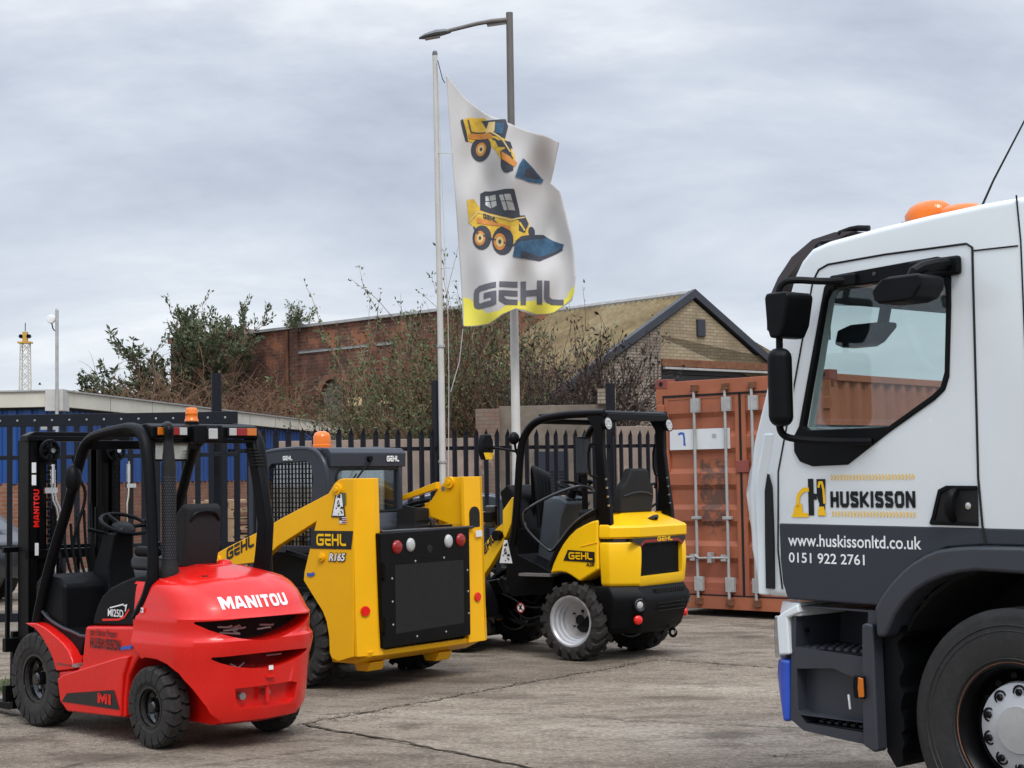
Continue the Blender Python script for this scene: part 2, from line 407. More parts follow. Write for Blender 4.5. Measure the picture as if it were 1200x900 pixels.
GLY = {'A': (1, [[(.1, 0), (.38, 1), (.62, 1), (.9, 0)], [(.22, .3), (.78, .3)]]), 'E': (.8, [[(.8, .88), (.15, .88)], [(.15, 1), (.15, 0)], [(.15, .12), (.8, .12)], [(.15, .5), (.7, .5)]]),
 'H': (.9, [[(.15, 0), (.15, 1)], [(.75, 0), (.75, 1)], [(.15, .5), (.75, .5)]]), 'I': (.35, [[(.17, 0), (.17, 1)]]), 'K': (.95, [[(.15, 0), (.15, 1)], [(.85, 1), (.3, .5), (.88, 0)]]),
 'M': (1.15, [[(.14, 0), (.14, 1)], [(.2, .96), (.575, .3), (.95, .96)], [(1.01, 1), (1.01, 0)]]), 'N': (.95, [[(.15, 0), (.15, 1)], [(.15, .95), (.8, .05)], [(.8, 1), (.8, 0)]]),
 'O': (.95, [[(.15, .25), (.15, .75), (.28, .9), (.67, .9), (.8, .75), (.8, .25), (.67, .1), (.28, .1), (.15, .25)]]), 'S': (.85, [[(.72, .72), (.66, .88), (.2, .88), (.13, .72), (.2, .56), (.65, .45), (.72, .28), (.65, .12), (.2, .12), (.12, .28)]]),
 'T': (.8, [[(0, .88), (.8, .88)], [(.4, .9), (.4, 0)]]), 'U': (.95, [[(.15, 1), (.15, .25), (.28, .11), (.67, .11), (.8, .25), (.8, 1)]])}
def block(s, w, h, wt=.24, shear=0, gap=.12):
    """heavy condensed capitals as strokes, fitted to w by h"""
    out = []; x = 0
    for ch in s:
        wd, st = GLY[ch]
        for l in st:
            for q in ribbon(l, wt): out.append([(px+x+shear*py, py) for px, py in q])
        x += wd+gap
    x -= gap
    return [[(px/x*w, min(1, max(0, py))*h) for px, py in q] for q in out]

# ------------------------------------------------------------------ wheels (axis along y, outer face +y)
def tyre_mb(R, W, rr, n, kind, d=.03):
    mb = MB(); h = W/2; t = R-d
    prof = [(rr, -h*.78), (rr+.02, -h*.9), ((rr+R)/2-.01, -h), (R-d-.035, -h*.95), (t-.008, -h*.8), (t, -h*.5), (t, 0), (t, h*.5), (t-.008, h*.8), (R-d-.035, h*.95), ((rr+R)/2-.01, h), (rr+.02, h*.9), (rr, h*.78)]
    mb.lathe(prof, seg=48); mb.lathe([(rr, h*.78), (rr-.012, h*.7), (rr-.012, -h*.7), (rr, -h*.78)], seg=48)
    if kind == 'rib':
        mb = MB(); e = .009
        pr = [(rr, -h*.78), (rr+.02, -h*.92), (rr+.06, -h*.99), ((rr+R)/2, -h), (R-.07, -h*.985), (R-.045, -h*.95), (R-.038, -h*.955), (R-.012, -h*.90), (R, -h*.84)]
        for c in (-.55, -.18, .18, .55): pr += [(R, c*h-.012), (R-e, c*h-.009), (R-e, c*h+.009), (R, c*h+.012)]
        pr += [(r, -y) for r, y in pr[:9][::-1]]
        mb.lathe(pr, seg=96); mb.lathe([(rr, h*.78), (rr-.012, h*.7), (rr-.012, -h*.7), (rr, -h*.78)], seg=48)
        for rg_, w_ in ((R-.075, .003), ((rr+R)/2+.03, .002), (rr+.035, .0035)):
            mb.lathe([(rg_-.004, h*.985), (rg_, h*1.0+w_), (rg_+.004, h*.985)], seg=64)
        return mb
    for sgn in (-1, 1):
        for k in range(n):
            a0 = 2*math.pi*(k+(.5 if sgn > 0 else 0))/n
            if kind == 'lug': st = [(.02, 0, R-d*.2, .55), (.35, .28, R, .42), (.8, .75, R-.004, .42), (1.0, .95, R-.02, .5), (1.03, 1.05, R-d-.05, .55)]
            elif kind == 'block': st = [(.02, 0, R, .78), (.45, .3, R, .80), (.8, .25, R-.004, .8), (.98, .1, R-.022, .78), (1.02, .1, R-d-.05, .7)]
            else: st = [(.0, 0, R, .9), (.8, 0, R-.002, .9), (.98, 0, R-.015, .8)]
            pitch = 2*math.pi/n; rs = []
            for y, sk, r, wd in st:
                q = []
                for da, dr in ((-1, 0), (1, 0), (1, 1), (-1, 1)):
                    a = a0+pitch*(sk*.6)+da*pitch*wd/2; rad = (r if dr == 0 else min(r-d, t)-.01)
                    q.append((rad*math.cos(a), sgn*h*y, rad*math.sin(a)))
                rs.append(q)
            mb.rings(rs)
    return mb
def wheel_data(key, tyre, rim, rim_mat, extra=None, tmat='rubber'):
    t = tyre.mesh('tyre'); t.materials.append(MATS[tmat]); r = rim.mesh('rim'); r.materials.append(MATS[rim_mat])
    ex = None
    if extra: ex = extra[0].mesh('hub'); ex.materials.append(MATS[extra[1]])
    return t, r, ex
def put_wheel(parent, data, loc, flip=False, steer=0):
    w = empty('wheel', parent, loc, (0, 0, (math.pi if flip else 0)+steer))
    link('tyre', data[0], None, w, ang=30); link('rim', data[1], None, w, ang=30)
    if data[2]: link('hub', data[2], None, w, ang=30)
    return w
def dish(rr, yo, prof_in, bolts, br, bsize, by, hub=None):
    mb = MB(); mb.lathe([(rr-.014, -yo), (rr+.006, -yo*.9), (rr-.01, -yo*.6), (rr-.01, yo*.7), (rr+.012, yo*.95), (rr+.012, yo), (rr-.004, yo)]+prof_in, seg=40, caps=False)
    for k in range(bolts):
        a = 2*math.pi*(k+.5)/bolts; mb.cyl((br*math.cos(a), by-.01, br*math.sin(a)), (br*math.cos(a), by+.02, br*math.sin(a)), bsize, seg=8)
    if hub: mb.lathe([(hub[0], hub[1]-.03), (hub[0], hub[1]+hub[2]), (hub[0]*.8, hub[1]+hub[2]+.01), (.001, hub[1]+hub[2]+.01)], seg=20)
    return mb

# ================================================================== RED FORKLIFT
def forklift():
    T = thing('forklift', (-1.914, 10.744, 0), 135.4, 'red and black counterbalance forklift truck with an amber beacon, parked at the left', 'forklift')
    # ---- chassis with front mudguards
    ch = MB()
    side_poly = [(1.10, .14), (1.20, .20), (1.255, .33), (1.262, .41), (1.02, .44), (.955, .47), (.905, .735), (.30, .765), (.18, .62), (.285, .54), (.37, .44), (.405, .30), (.415, .165)]
    ch.prism(side_poly, -.50, .50)
    o = ch.obj('chassis', 'red_paint', T, .022, 3)
    sill = MB()
    for s in (1, -1):
        y0, y1 = (.494, .522) if s > 0 else (-.522, -.494)
        sill.prism([(1.105, .15), (1.2, .21), (1.235, .36), (1.16, .395), (.42, .565), (.33, .575), (.40, .45), (.425, .3), (.435, .172)], y0, y1)
    sill.obj('side_sill', 'red_paint', T, .012, 3)
    for s in (1, -1):
        fm = MB()
        outer = [(1.70, .715), (1.60, .722), (1.524, .722), (1.42, .70), (1.339, .672), (1.25, .64), (1.171, .605), (1.10, .56), (1.05, .50), (1.03, .44)]
        inner = [(1.255, .41), (1.27, .42), (1.305, .484), (1.345, .53), (1.39, .57), (1.44, .615), (1.50, .655), (1.56, .685), (1.64, .70)]
        y0, y1 = (.27, .515) if s > 0 else (-.515, -.27)
        fm.prism(outer+inner, y0, y1)
        fm.obj('mudguard', 'red_paint', T, .012, 2)
    # ---- counterweight: stacked rounded plans, then arches and openings cut out
    def ring(z, hw, xr, xf, c, n=8, dome=0):
        pts = []
        L = [(xf, hw)]
        for k in range(n+1):
            a = math.pi/2*k/n; L.append((xr+c-c*math.sin(a), hw-.9*c+.9*c*math.cos(a)))
        for k in range(1, 7):
            y = (hw-.9*c)*(1-k/6.); L.append((xr-.022*(1-(y/max(.01, hw-.9*c))**2)**1, y))
        L2 = L+[(x, -y) for x, y in L[::-1][1:]]
        return [(x, y, z+dome*(1-(y/hw)**2)*min(1, max(0, (x-xr)/.35))) for x, y in L2]
    lv = [(.165, .40, -.36, .30), (.185, .455, -.405, .32), (.25, .485, -.43, .33), (.40, .50, -.442, .34), (.56, .512, -.452, .34), (.66, .525, -.474, .34), (.695, .52, -.476, .34), (.715, .512, -.460, .34),
          (.74, .508, -.456, .34), (.80, .508, -.462, .34), (.835, .508, -.466, .34), (.853, .502, -.448, .34), (.90, .497, -.425, .355), (.97, .49, -.378, .365), (1.02, .482, -.325, .375), (1.04, .472, -.30, .38)]
    rs = [ring(z, hw, xr, .19 if z < .64 else .30, c) for z, hw, xr, c in lv]
    cw = MB().rings(rs)
    cuts = []
    arch = [(.45, .10), (.42, .36), (.36, .48), (.27, .545), (.15, .578), (.02, .575), (-.10, .55), (-.20, .50), (-.29, .40), (-.345, .30), (-.385, .15), (-.39, .05), (.45, .05)]
    for s in (1, -1): cuts.append(MB().prism(arch, s*.30, s*.7))
    def cres(y0, y1, zt, zb, sag, n=14):
        top = []; bot = []
        for k in range(n+1):
            t = k/n; y = y0+(y1-y0)*t
            top.append((y, zt-sag*.25*math.sin(math.pi*t))); bot.append((y, zt-.012-(zt-zb)*math.sin(math.pi*t)**.75))
        return top+bot[::-1]
    cuts.append(MB().prism(cres(.455, -.395, .822, .700, -.05), -.60, -.22, 'x'))
    cuts.append(MB().prism(cres(.385, -.345, .60, .52, -.03), -.60, -.27, 'x'))
    cuts.append(MB().prism([(.235, .395), (.225, .30), (.20, .275), (-.20, .262), (-.235, .29), (-.255, .385), (-.2, .40)], -.60, -.38, 'x'))
    me = baked(cw, cuts)
    cwo = link('counterweight', me, 'red_paint', T, .008, 2, 32)
    # lip around the openings
    lip = MB()
    def arc(y0, y1, z0, sag, xr, n=14):
        return [(xr-.045*(1-((y0+(y1-y0)*k/n)/.5)**2)+.05*abs((y0+(y1-y0)*k/n)/.45)**4, y0+(y1-y0)*k/n, z0-sag*math.sin(math.pi*k/n)**.75) for k in range(n+1)]
    g = MB().box(-.27, -.24, -.40, .40, .45, .84)
    g.obj('radiator_backing', 'black_deep', cwo)
    gr = MB(); random.seed(3)
    pass
    for k in range(9):
        y = random.uniform(-.2, .22); z = random.choice((.555, .75, .76, .77))+random.uniform(-.02, .02)
        gr.tube([(-.36, y, z), (-.37, y+random.uniform(-.06, .06), z+random.uniform(-.03, .03)), (-.35, y+.1, z)], .007, 6)
    gr.pieces('radiator_grille', 'steel', cwo)
    tp = MB(); tp.cyl((-.44, -.01, .43), (-.44, -.01, .29), .014, seg=10); tp.lathe([(.001, .012), (.035, .01), (.035, 0), (.001, -.002)], (-.463, -.01, .448), 'z', 16)
    tp.obj('tow_pin', 'red_paint', T)
    bl = MB(); bl.cyl((-.36, .165, .34), (-.42, .165, .34), .024, seg=10); bl.cyl((-.38, -.03, .345), (-.42, -.03, .345), .022, seg=10)
    bl.pieces('bolt', 'steel', T)
    st = decal('sticker', [[(0, 0), (.035, 0), (.035, .028), (0, .028)]], 'white_decal', T, back(0.012, .495, -.486))
    decal('sticker', [[(0, 0), (.03, 0), (.03, .032), (0, .032)]], 'white_decal', T, side(.205, .86, .508))
    text('letter', 'W', 'decal_black', T, side(.200, .866, .511), .018, .02, .02)
    # ---- engine hood, domed
    hd = []
    for z, hw, xr, c in ((1.038, .472, -.298, .38), (1.062, .445, -.27, .37), (1.085, .385, -.21, .33), (1.11, .30, -.12, .26), (1.135, .20, -.03, .16), (1.148, .1, .05, .08)):
        hd.append(ring(z, hw, xr, .34, c))
    MB().rings(hd).obj('engine_hood', 'red_paint', T, 0, ang=50)
    cap = MB()
    for y, x in ((.24, -.12), (-.24, -.10)): cap.lathe([(.001, .018), (.025, .018), (.034, .006), (.034, -.03)], (x, y, 1.075), 'z', 16)
    cap.pieces('filler_cap', 'black_plastic', T)
    kn = MB().lathe([(.001, .03), (.03, .03), (.05, .015), (.06, -.02)], (.12, -.08, 1.145), 'z', 16); kn.box(.0, .2, -.03, .11, 1.12, 1.15)
    kn.obj('hood_latch', 'red_paint', T, .006)
    ven = MB().prism([(.28, .90), (.31, .84), (.30, .76), (.22, .74), (.185, .80), (.2, .88)], .40, .495)
    ven.obj('side_vent', 'red_dark', T, .01)
    # ---- seat side box, cab floor, cowl
    sb = MB().prism([(.885, .74), (.87, .80), (.83, .87), (.77, .94), (.66, 1.0), (.536, 1.04), (.40, 1.075), (.285, 1.095), (.22, 1.095), (.33, .76)], -.455, .455)
    sbo = sb.obj('seat_console', 'black_plastic', T, .018, 3)
    decal('stripe', ribbon([(0, 0), (.2, .012), (.27, .03), (.33, .085)], .014), 'red_reflector', sbo, side(.755, .782, .456))
    decal('stripe', [[(0, 0), (.17, .03), (.17, .04), (0, .008)], [(.16, .028), (.215, .038), (.195, -.012), (.185, -.012), (.19, .02)]], 'white_decal', sbo, side(.662, .862, .456))
    text('lettering', 'MI25D', 'white_decal', sbo, side(.685, .81, .456), .19, .05, .02)
    MB().prism([(1.53, .80), (1.47, .745), (1.286, .69), (1.147, .665), (1.01, .64), (1.08, .50), (1.02, .46), (.90, .60), (.86, .70), (.9, .5), (1.3, .3), (1.7, .45), (1.7, .80)], -.44, .44).obj('cab_floor', 'black_plastic', T, .012)
    MB().tube([(1.56, .452, .80), (1.47, .452, .75), (1.286, .452, .70), (1.147, .452, .68), (1.01, .452, .652), (.9, .452, .68)], .011, 6, 1).obj('floor_trim', 'grey_dark', T)
    stp = MB().box(.99, 1.25, .40, .515, .452, .468)
    for k in range(12): stp.box(1.0+k*.02, 1.012+k*.02, .41, .505, .468, .476)
    stp.obj('step', 'steel', T)
    cow = MB().prism([(1.30, .60), (1.30, .99), (1.38, 1.04), (1.62, 1.06), (1.70, 1.0), (1.72, .55)], -.43, .43)
    co = cow.obj('front_cowl', 'black_plastic', T, .03, 3)
    decal('sticker', [[(0, 0), (.055, 0), (.055, .065), (0, .065)]], 'amber_dark', co, side(1.60, .97, .431))
    # ---- steering
    sc = MB().rings([[(x+dx, y, z) for dx, y in ((-w, -w), (w, -w), (w, w), (-w, w))] for x, z, w in ((1.34, .62, .12), (1.35, .95, .12), (1.36, 1.12, .10), (1.29, 1.34, .075))])
    sc.obj('steering_column', 'black_plastic', T, .015)
    sw = empty('steering_wheel', T, (1.245, -.02, 1.405), (0, R_(-24), 0))
    rim = MB(); n = 32
    for k in range(n):
        pass
    def torus(mb, c, R, r, ax='z', n=36, m=8):
        rs = []
        for k in range(n):
            a = 2*math.pi*k/n
            q = []
            for j in range(m):
                b = 2*math.pi*j/m; rad = R+r*math.cos(b); h = r*math.sin(b)
                u, w = rad*math.cos(a), rad*math.sin(a)
                q.append({'z': (c[0]+u, c[1]+w, c[2]+h), 'y': (c[0]+u, c[1]+h, c[2]+w), 'x': (c[0]+h, c[1]+u, c[2]+w)}[ax])
            rs.append(q)
        rs.append(rs[0]); mb.rings(rs, True, False); return mb
    global TORUS; TORUS = torus
    torus(rim, (0, 0, 0), .17, .015)
    rim.lathe([(.001, .0), (.05, 0), (.085, -.02), (.085, -.05), (.03, -.08)], ax='z', seg=20)
    for a in (20, 140, 260): rim.box(0, .01, 0, .01, 0, .01) if 0 else rim.tube([(0, 0, -.03), (.165*math.cos(R_(a)), .165*math.sin(R_(a)), 0)], .016, 6)
    rim.obj('wheel_rim', 'black_plastic', sw)
    kb = MB().tube([(0, 0, 0), (0, 0, .035), (0, 0, .05), (0, 0, .07), (0, 0, .085)], [.012, .012, .03, .033, .012], 12); kb.obj('spinner_knob', 'black_plastic', sw, loc=(-.12, -.11, .01))
    lv_ = MB(); lv_.tube([(1.33, .05, 1.33), (1.36, .16, 1.36), (1.37, .2, 1.37)], [.008, .012, .016], 6)
    for k in range(4): lv_.tube([(1.2, -.22-k*.05, 1.02), (1.13, -.22-k*.05, 1.22), (1.12, -.22-k*.05, 1.27)], [.008, .008, .018], 6, 1)
    lv_.pieces('control_lever', 'black_plastic', T)
    # ---- seat
    se = empty('seat', T)
    MB().prism([(.30, 1.10), (.78, 1.10), (.80, 1.17), (.74, 1.22), (.34, 1.20)], -.14, .23).obj('cushion', 'grey_dark', se, .04, 4)
    MB().prism([(.20, 1.12), (.34, 1.12), (.33, 1.35), (.27, 1.50), (.20, 1.555), (.14, 1.54), (.15, 1.3)], -.085, .20).obj('backrest', 'fabric', se, .045, 5)
    MB().tube([(.15, .17, 1.44), (.13, .13, 1.50), (.13, -.02, 1.50), (.15, -.06, 1.44)], .014, 6, 2).obj('piping', 'black_plastic', se)
    MB().box(.35, .62, .24, .31, 1.20, 1.27).obj('armrest', 'black_plastic', se, .03, 3)
    # ---- exhaust stack with perforated shield
    ex = empty('exhaust_stack', T)
    pf = MB()
    cx, cy, r = .13, .345, .047
    nA, nZ = 40, 30
    for i in range(nZ):
        z = 1.20+i*.018
        for k in range(nA):
            if k % 2 == i % 2: continue
            a = 2*math.pi*k/nA; b = 2*math.pi*(k+1)/nA; rr = r+.003
            pf.add([(cx+rr*math.cos(a), cy+rr*math.sin(a), z), (cx+rr*math.cos(b), cy+rr*math.sin(b), z), (cx+rr*math.cos(b), cy+rr*math.sin(b), z+.011), (cx+rr*math.cos(a), cy+rr*math.sin(a), z+.011)], [(0, 1, 2, 3)])
    MB().lathe([(.001, 1.08), (.064, 1.08), (.066, 1.13), (.054, 1.15), (.052, 1.18), (r, 1.19), (r, 1.80), (.043, 1.83), (.033, 1.93), (.03, 2.0)], (cx, cy, 0), 'z', 24).obj('shield', 'black_deep', ex)
    pf.obj('perforation', 'grey_dark', ex, ang=0)
    MB().tube([(cx, cy, 1.95), (cx, cy, 2.0), (cx-.01, cy, 2.05), (cx+.05, cy-.02, 2.07), (cx+.09, cy-.03, 2.04)], .032, 12, 2).obj('tail_pipe', 'black_paint', ex)
    # ---- overhead guard
    gd = empty('overhead_guard', T)
    pth = [(1.62, .46, .70), (1.60, .455, .80), (1.43, .455, 1.17), (1.21, .455, 1.53), (1.05, .45, 1.87), (.98, .45, 1.97), (.86, .45, 2.02), (.60, .45, 2.05), (.40, .45, 2.065), (.27, .45, 2.03), (.21, .45, 1.9), (.17, .455, 1.6), (.14, .455, 1.2), (.16, .455, 1.0), (.30, .455, .82)]
    for s in (1, -1):
        MB().tube([(x, s*y, z) for x, y, z in pth], [.032, .032, .032, .031, .031, .033, .035, .035, .035, .037, .038, .033, .028, .042, .048], 12, 2, flat=1.25).obj('guard_post', 'black_plastic', gd)
    rp = MB().rings([[(x, -.46, z), (x+w, -.46, z), (x+w, -.39, z), (x, -.39, z)] for x, z, w in ((.12, 1.03, .13), (.08, 1.2, .13), (.06, 1.4, .12), (.13, 1.7, .11), (.2, 1.92, .10), (.24, 2.03, .10))])
    rp.obj('rear_post', 'black_plastic', gd, .02, 3)
    lo = MB()
    for k in range(6): lo.box(.165+k*.008, .25, -.37, -.365, 1.80+k*.022, 1.81+k*.022)
    for k in range(6): lo.box(.155+k*.007, .175+k*.007, -.45, -.38, 1.80+k*.022, 1.812+k*.022)
    lo.obj('louvre', 'black_deep', gd)
    cb = MB().prism([(.20, 1.985), (.20, 2.065), (.27, 2.085), (.40, 2.075), (.40, 1.99)], -.43, .43)
    cb.obj('rear_crossbar', 'black_plastic', gd, .012)
    MB().box(.22, .27, -.42, .42, 1.955, 1.982).obj('lower_crossbar', 'black_paint', gd, .008)
    MB().box(.15, .30, -.10, .13, 1.955, 2.075).obj('beacon_bracket', 'black_plastic', gd, .012)
    rb = MB()
    for k in range(6): x = .48+k*.085; rb.box(x, x+.03, -.42, .42, 2.035-.004*k, 2.06-.006*k)
    rb.box(.93, 1.0, -.43, .43, 1.93, 1.99)
    rb.pieces('roof_bar', 'black_paint', gd, .006)
    for s in (1, -1):
        lp = empty('tail_lamp', T, (.192, 0, 0))
        a, b = (.16, .40) if s > 0 else (-.155, -.40)
        MB().box(-.01, .01, a, b, 2.0, 2.062).obj('housing', 'black_plastic', lp, .004)
        p1, p2 = (.22, .30)
        MB().box(-.02, -.009, s*.315, s*.395, 2.006, 2.056).obj('amber_lens', 'amber_dark', lp, .003)
        MB().box(-.02, -.009, s*.23, s*.313, 2.006, 2.056).obj('red_lens', 'red_lens', lp, .003)
        MB().box(-.02, -.009, s*.17, s*.228, 2.006, 2.056).obj('clear_lens', 'white_lens', lp, .003)
    wl = empty('work_lamp', T, (.14, -.01, 2.02))
    MB().box(0, .06, -.05, .05, -.055, .045).obj('housing', 'black_plastic', wl, .015, 3)
    MB().box(-.008, .002, -.036, .036, -.04, .03).obj('lamp_lens', 'white_lens', wl, .008, 2)
    be = empty('beacon', T, (.30, .05, 2.07))
    MB().lathe([(.001, 0), (.05, 0), (.052, .028), (.046, .034)], ax='z', seg=20).obj('beacon_base', 'black_plastic', be)
    MB().lathe([(.046, .03), (.046, .045), (.041, .05), (.041, .08), (.043, .083), (.041, .088), (.039, .112), (.032, .125), (.001, .128)], ax='z', seg=24).obj('beacon_lens', 'amber', be, ang=60)
    # ---- mirrors
    mi = empty('mirror', T, (1.06, .50, 1.73)); mi.scale = (1, .62, 1.05)
    MB().lathe([(.001, -.05), (.05, -.045), (.09, -.02), (.098, 0), (.09, .01)], ax='x', seg=20).obj('mirror_shell', 'black_plastic', mi, ang=60)
    MB().tube([(0, 0, .02), (.06, -.04, 0), (.14, -.08, -.05)], .012, 6, 1).obj('mirror_arm', 'black_paint', mi)
    mi2 = empty('mirror', T, (.62, -.01, 1.93))
    MB().box(0, .04, -.14, .16, -.09, .09).obj('mirror_shell', 'black_plastic', mi2, .03, 4)
    MB().box(-.006, .0, -.12, .14, -.075, .075).obj('mirror_glass', 'mirror_face', mi2)
    MB().tube([(.62-.62, .05, .08), (.1, .05, .12)], .012, 6).obj('mirror_arm', 'black_paint', mi2)
    # ---- mast
    ms = empty('mast', T)
    for s in (1, -1):
        m1 = MB()
        yo = s*.38
        m1.box(1.88, 2.04, yo-s*.015, yo, .06, 2.02); m1.box(2.02, 2.04, yo-s*.07, yo, .06, 2.02); m1.box(1.88, 1.90, yo-s*.07, yo, .06, 2.02)
        m1.obj('outer_channel', 'black_paint', ms, .003)
        m2 = MB(); yi = s*.295
        m2.box(1.90, 2.06, yi-s*.015, yi, .10, 2.05); m2.box(2.04, 2.06, yi-s*.07, yi, .10, 2.05); m2.box(1.90, 1.92, yi-s*.07, yi, .10, 2.05)
        m2.obj('inner_channel', 'black_paint', ms, .003)
        cy2 = MB().cyl((1.86, s*.185, .25), (1.86, s*.185, 1.52), .033, seg=14); cy2.cyl((1.86, s*.185, 1.5), (1.86, s*.185, 2.0), .018, seg=12)
        cy2.obj('lift_cylinder', 'black_paint', ms)
        pu = MB(); TORUS(pu, (1.84, s*.235-.08*(s < 0)+.0, 1.94), .072, .014, 'x', 24, 6)
        pu.tube([(1.84, s*.235-.08*(s < 0)-.07, 1.94), (1.84, s*.235-.08*(s < 0)+.07, 1.94)], .012, 6); pu.tube([(1.84, s*.235-.08*(s < 0), 1.87), (1.84, s*.235-.08*(s < 0), 2.01)], .012, 6)
        pu.cyl((1.80, s*.235-.08*(s < 0), 1.94), (1.86, s*.235-.08*(s < 0), 1.94), .03, seg=12)
        pu.obj('hose_pulley', 'black_plastic', ms)
        MB().cyl((1.79, s*.235-.08*(s < 0), 1.94), (1.802, s*.235-.08*(s < 0), 1.94), .017, seg=10).obj('pulley_pin', 'chrome', ms)
        chn = MB()
        for k in range(44):
            z = .55+k*.033; yc = s*.28-.02
            chn.box(1.80, 1.815, yc-.014, yc+.014, z, z+.02) if k % 2 else chn.box(1.797, 1.818, yc-.008, yc+.008, z-.004, z+.024)
        chn.obj('lift_chain', 'black_paint', ms)
    pp = MB(); pp.tube([(1.80, .22, 1.80), (1.80, .22, 1.60), (1.80, .17, 1.50), (1.80, .165, 1.38), (1.80, .21, 1.28), (1.80, .215, .9)], .009, 8, 1)
    pp.tube([(1.80, .245, 1.80), (1.80, .245, 1.60), (1.80, .195, 1.50), (1.80, .19, 1.38), (1.80, .235, 1.28), (1.80, .24, .9)], .009, 8, 1)
    pp.tube([(1.80, -.40, 1.86), (1.80, -.40, 1.62), (1.80, -.38, 1.52), (1.80, -.39, 1.2), (1.80, -.39, 1.1)], .010, 8, 1)
    pp.box(1.79, 1.81, .20, .30, 1.63, 1.67); pp.box(1.79, 1.81, -.46, -.38, 1.66, 1.69)
    for y in (.232, -.40): pp.cyl((1.80, y, 1.70), (1.80, y, 1.84), .016, seg=10)
    pp.pieces('hydraulic_pipe', 'chrome', ms)
    cr = MB().box(1.86, 1.98, -.45, .40, 2.01, 2.05); cr.box(1.88, 1.94, -.38, .38, 1.15, 1.22); cr.box(1.88, 1.94, -.38, .38, .5, .58); cr.prism([(.40, 2.05), (.33, 2.08), (-.38, 2.08), (-.45, 2.05)], 1.88, 1.97, 'x')
    cr.pieces('mast_crossmember', 'black_paint', ms, .006)
    decal('lettering', block('MANITOU', .275, .045, .27), 'red_reflector', ms, (lambda a, b: (1.876, .300+b, 1.385+a)))
    decal('sticker', [[(0, 0), (.035, 0), (.035, .075), (0, .075)], [(0, -.09), (.035, -.09), (.035, -.015), (0, -.015)]], 'white_decal', ms, back(.36, 1.78, 1.878))
    decal('sticker', [[(0, 0), (.03, 0), (.03, .09), (0, .09)]], 'white_decal', ms, back(.335, 1.18, 1.878))
    # tilt hoses and rods seen through the guard
    ho = MB(); random.seed(5)
    for k in range(6):
        y = -.10+k*.055
        ho.tube([(1.84, y, 1.55-.05*k), (1.78, y+.02, 1.2), (1.74, y, 1.02), (1.6, y*.6, .95)], .012, 6, 2)
    for y in (-.05, -.13): ho.tube([(1.74, y, .95), (1.74, y, 1.26)], .02, 8)
    ho.tube([(1.82, .06, 1.9), (1.78, .04, 1.75), (1.76, -.03, 1.62), (1.78, .06, 1.35), (1.8, .08, 1.2)], .013, 6, 2)
    ho.pieces('hydraulic_hose', 'black_plastic', ms)
    bk = MB().box(2.07, 2.12, -.46, .46, .12, .24); bk.box(2.07, 2.12, -.46, .46, .48, .58)
    for k in range(7): y = -.44+k*.1433; bk.box(2.10, 2.13, y-.012, y+.016, .5, 1.22)
    bk.box(2.10, 2.13, -.46, .46, 1.20, 1.24)
    bk.obj('carriage', 'black_paint', T, .004)
    for s in (1, -1):
        MB().prism([(2.13, .06), (2.13, .62), (2.17, .62), (2.18, .10), (2.6, .085), (3.05, .065), (3.05, .05), (2.2, .045)], s*.26, s*.37).obj('fork', 'black_paint', T, .004)
    # ---- lettering
    onto(decal('lettering', block('MANITOU', .50, .075, .27), 'white_decal', T, (lambda a, b: (-.475, .305-a, .893+b))), me, (1, 0, 0), .004)
    decal('black_band', [[(0, 0), (.593, .069), (.663, -.054), (-.069, -.062)]], 'decal_black', T, side(1.099, .273, .5225))
    decal('lettering', block('MI', .165, .066, .3), 'red_paint', T, side(.699, .243, .5255))
    text('lettering', 'on hire from', 'decal_worn', T, side(.835, .678, .503), .33, .052, .01)
    decal('lettering', block('HUSKISSON', .38, .07, .22), 'decal_worn', T, side(.835, .597, .503))
    decal('sticker', ribbon([(0, 0), (.06, .012), (.11, .015), (.14, .035)], .022), 'blue_mark', T, side(.45, .612, .505))
    # ---- wheels
    tf = tyre_mb(.33, .20, .165, 22, 'block', .022); tr = tyre_mb(.262, .155, .125, 18, 'block', .02)
    rf = dish(.165, .085, [(.155, .06), (.15, .02), (.13, .0), (.10, .01), (.001, .01)], 8, .095, .013, .02, (.045, .01, .06))
    rr = dish(.125, .07, [(.115, .045), (.11, .01), (.09, -.01), (.07, .0), (.001, .0)], 5, .068, .010, .01, (.038, .0, .05))
    F = wheel_data('f', tf, rf, 'black_gloss'); B = wheel_data('r', tr, rr, 'black_gloss')
    put_wheel(T, F, (1.57, .42, .33)); put_wheel(T, F, (1.57, -.42, .33), True)
    put_wheel(T, B, (.10, .445, .262)); put_wheel(T, B, (.10, -.445, .262), True)
    MB().box(.02, .18, -.36, .36, .16, .30).obj('axle', 'black_paint', T)
    return T
forklift()

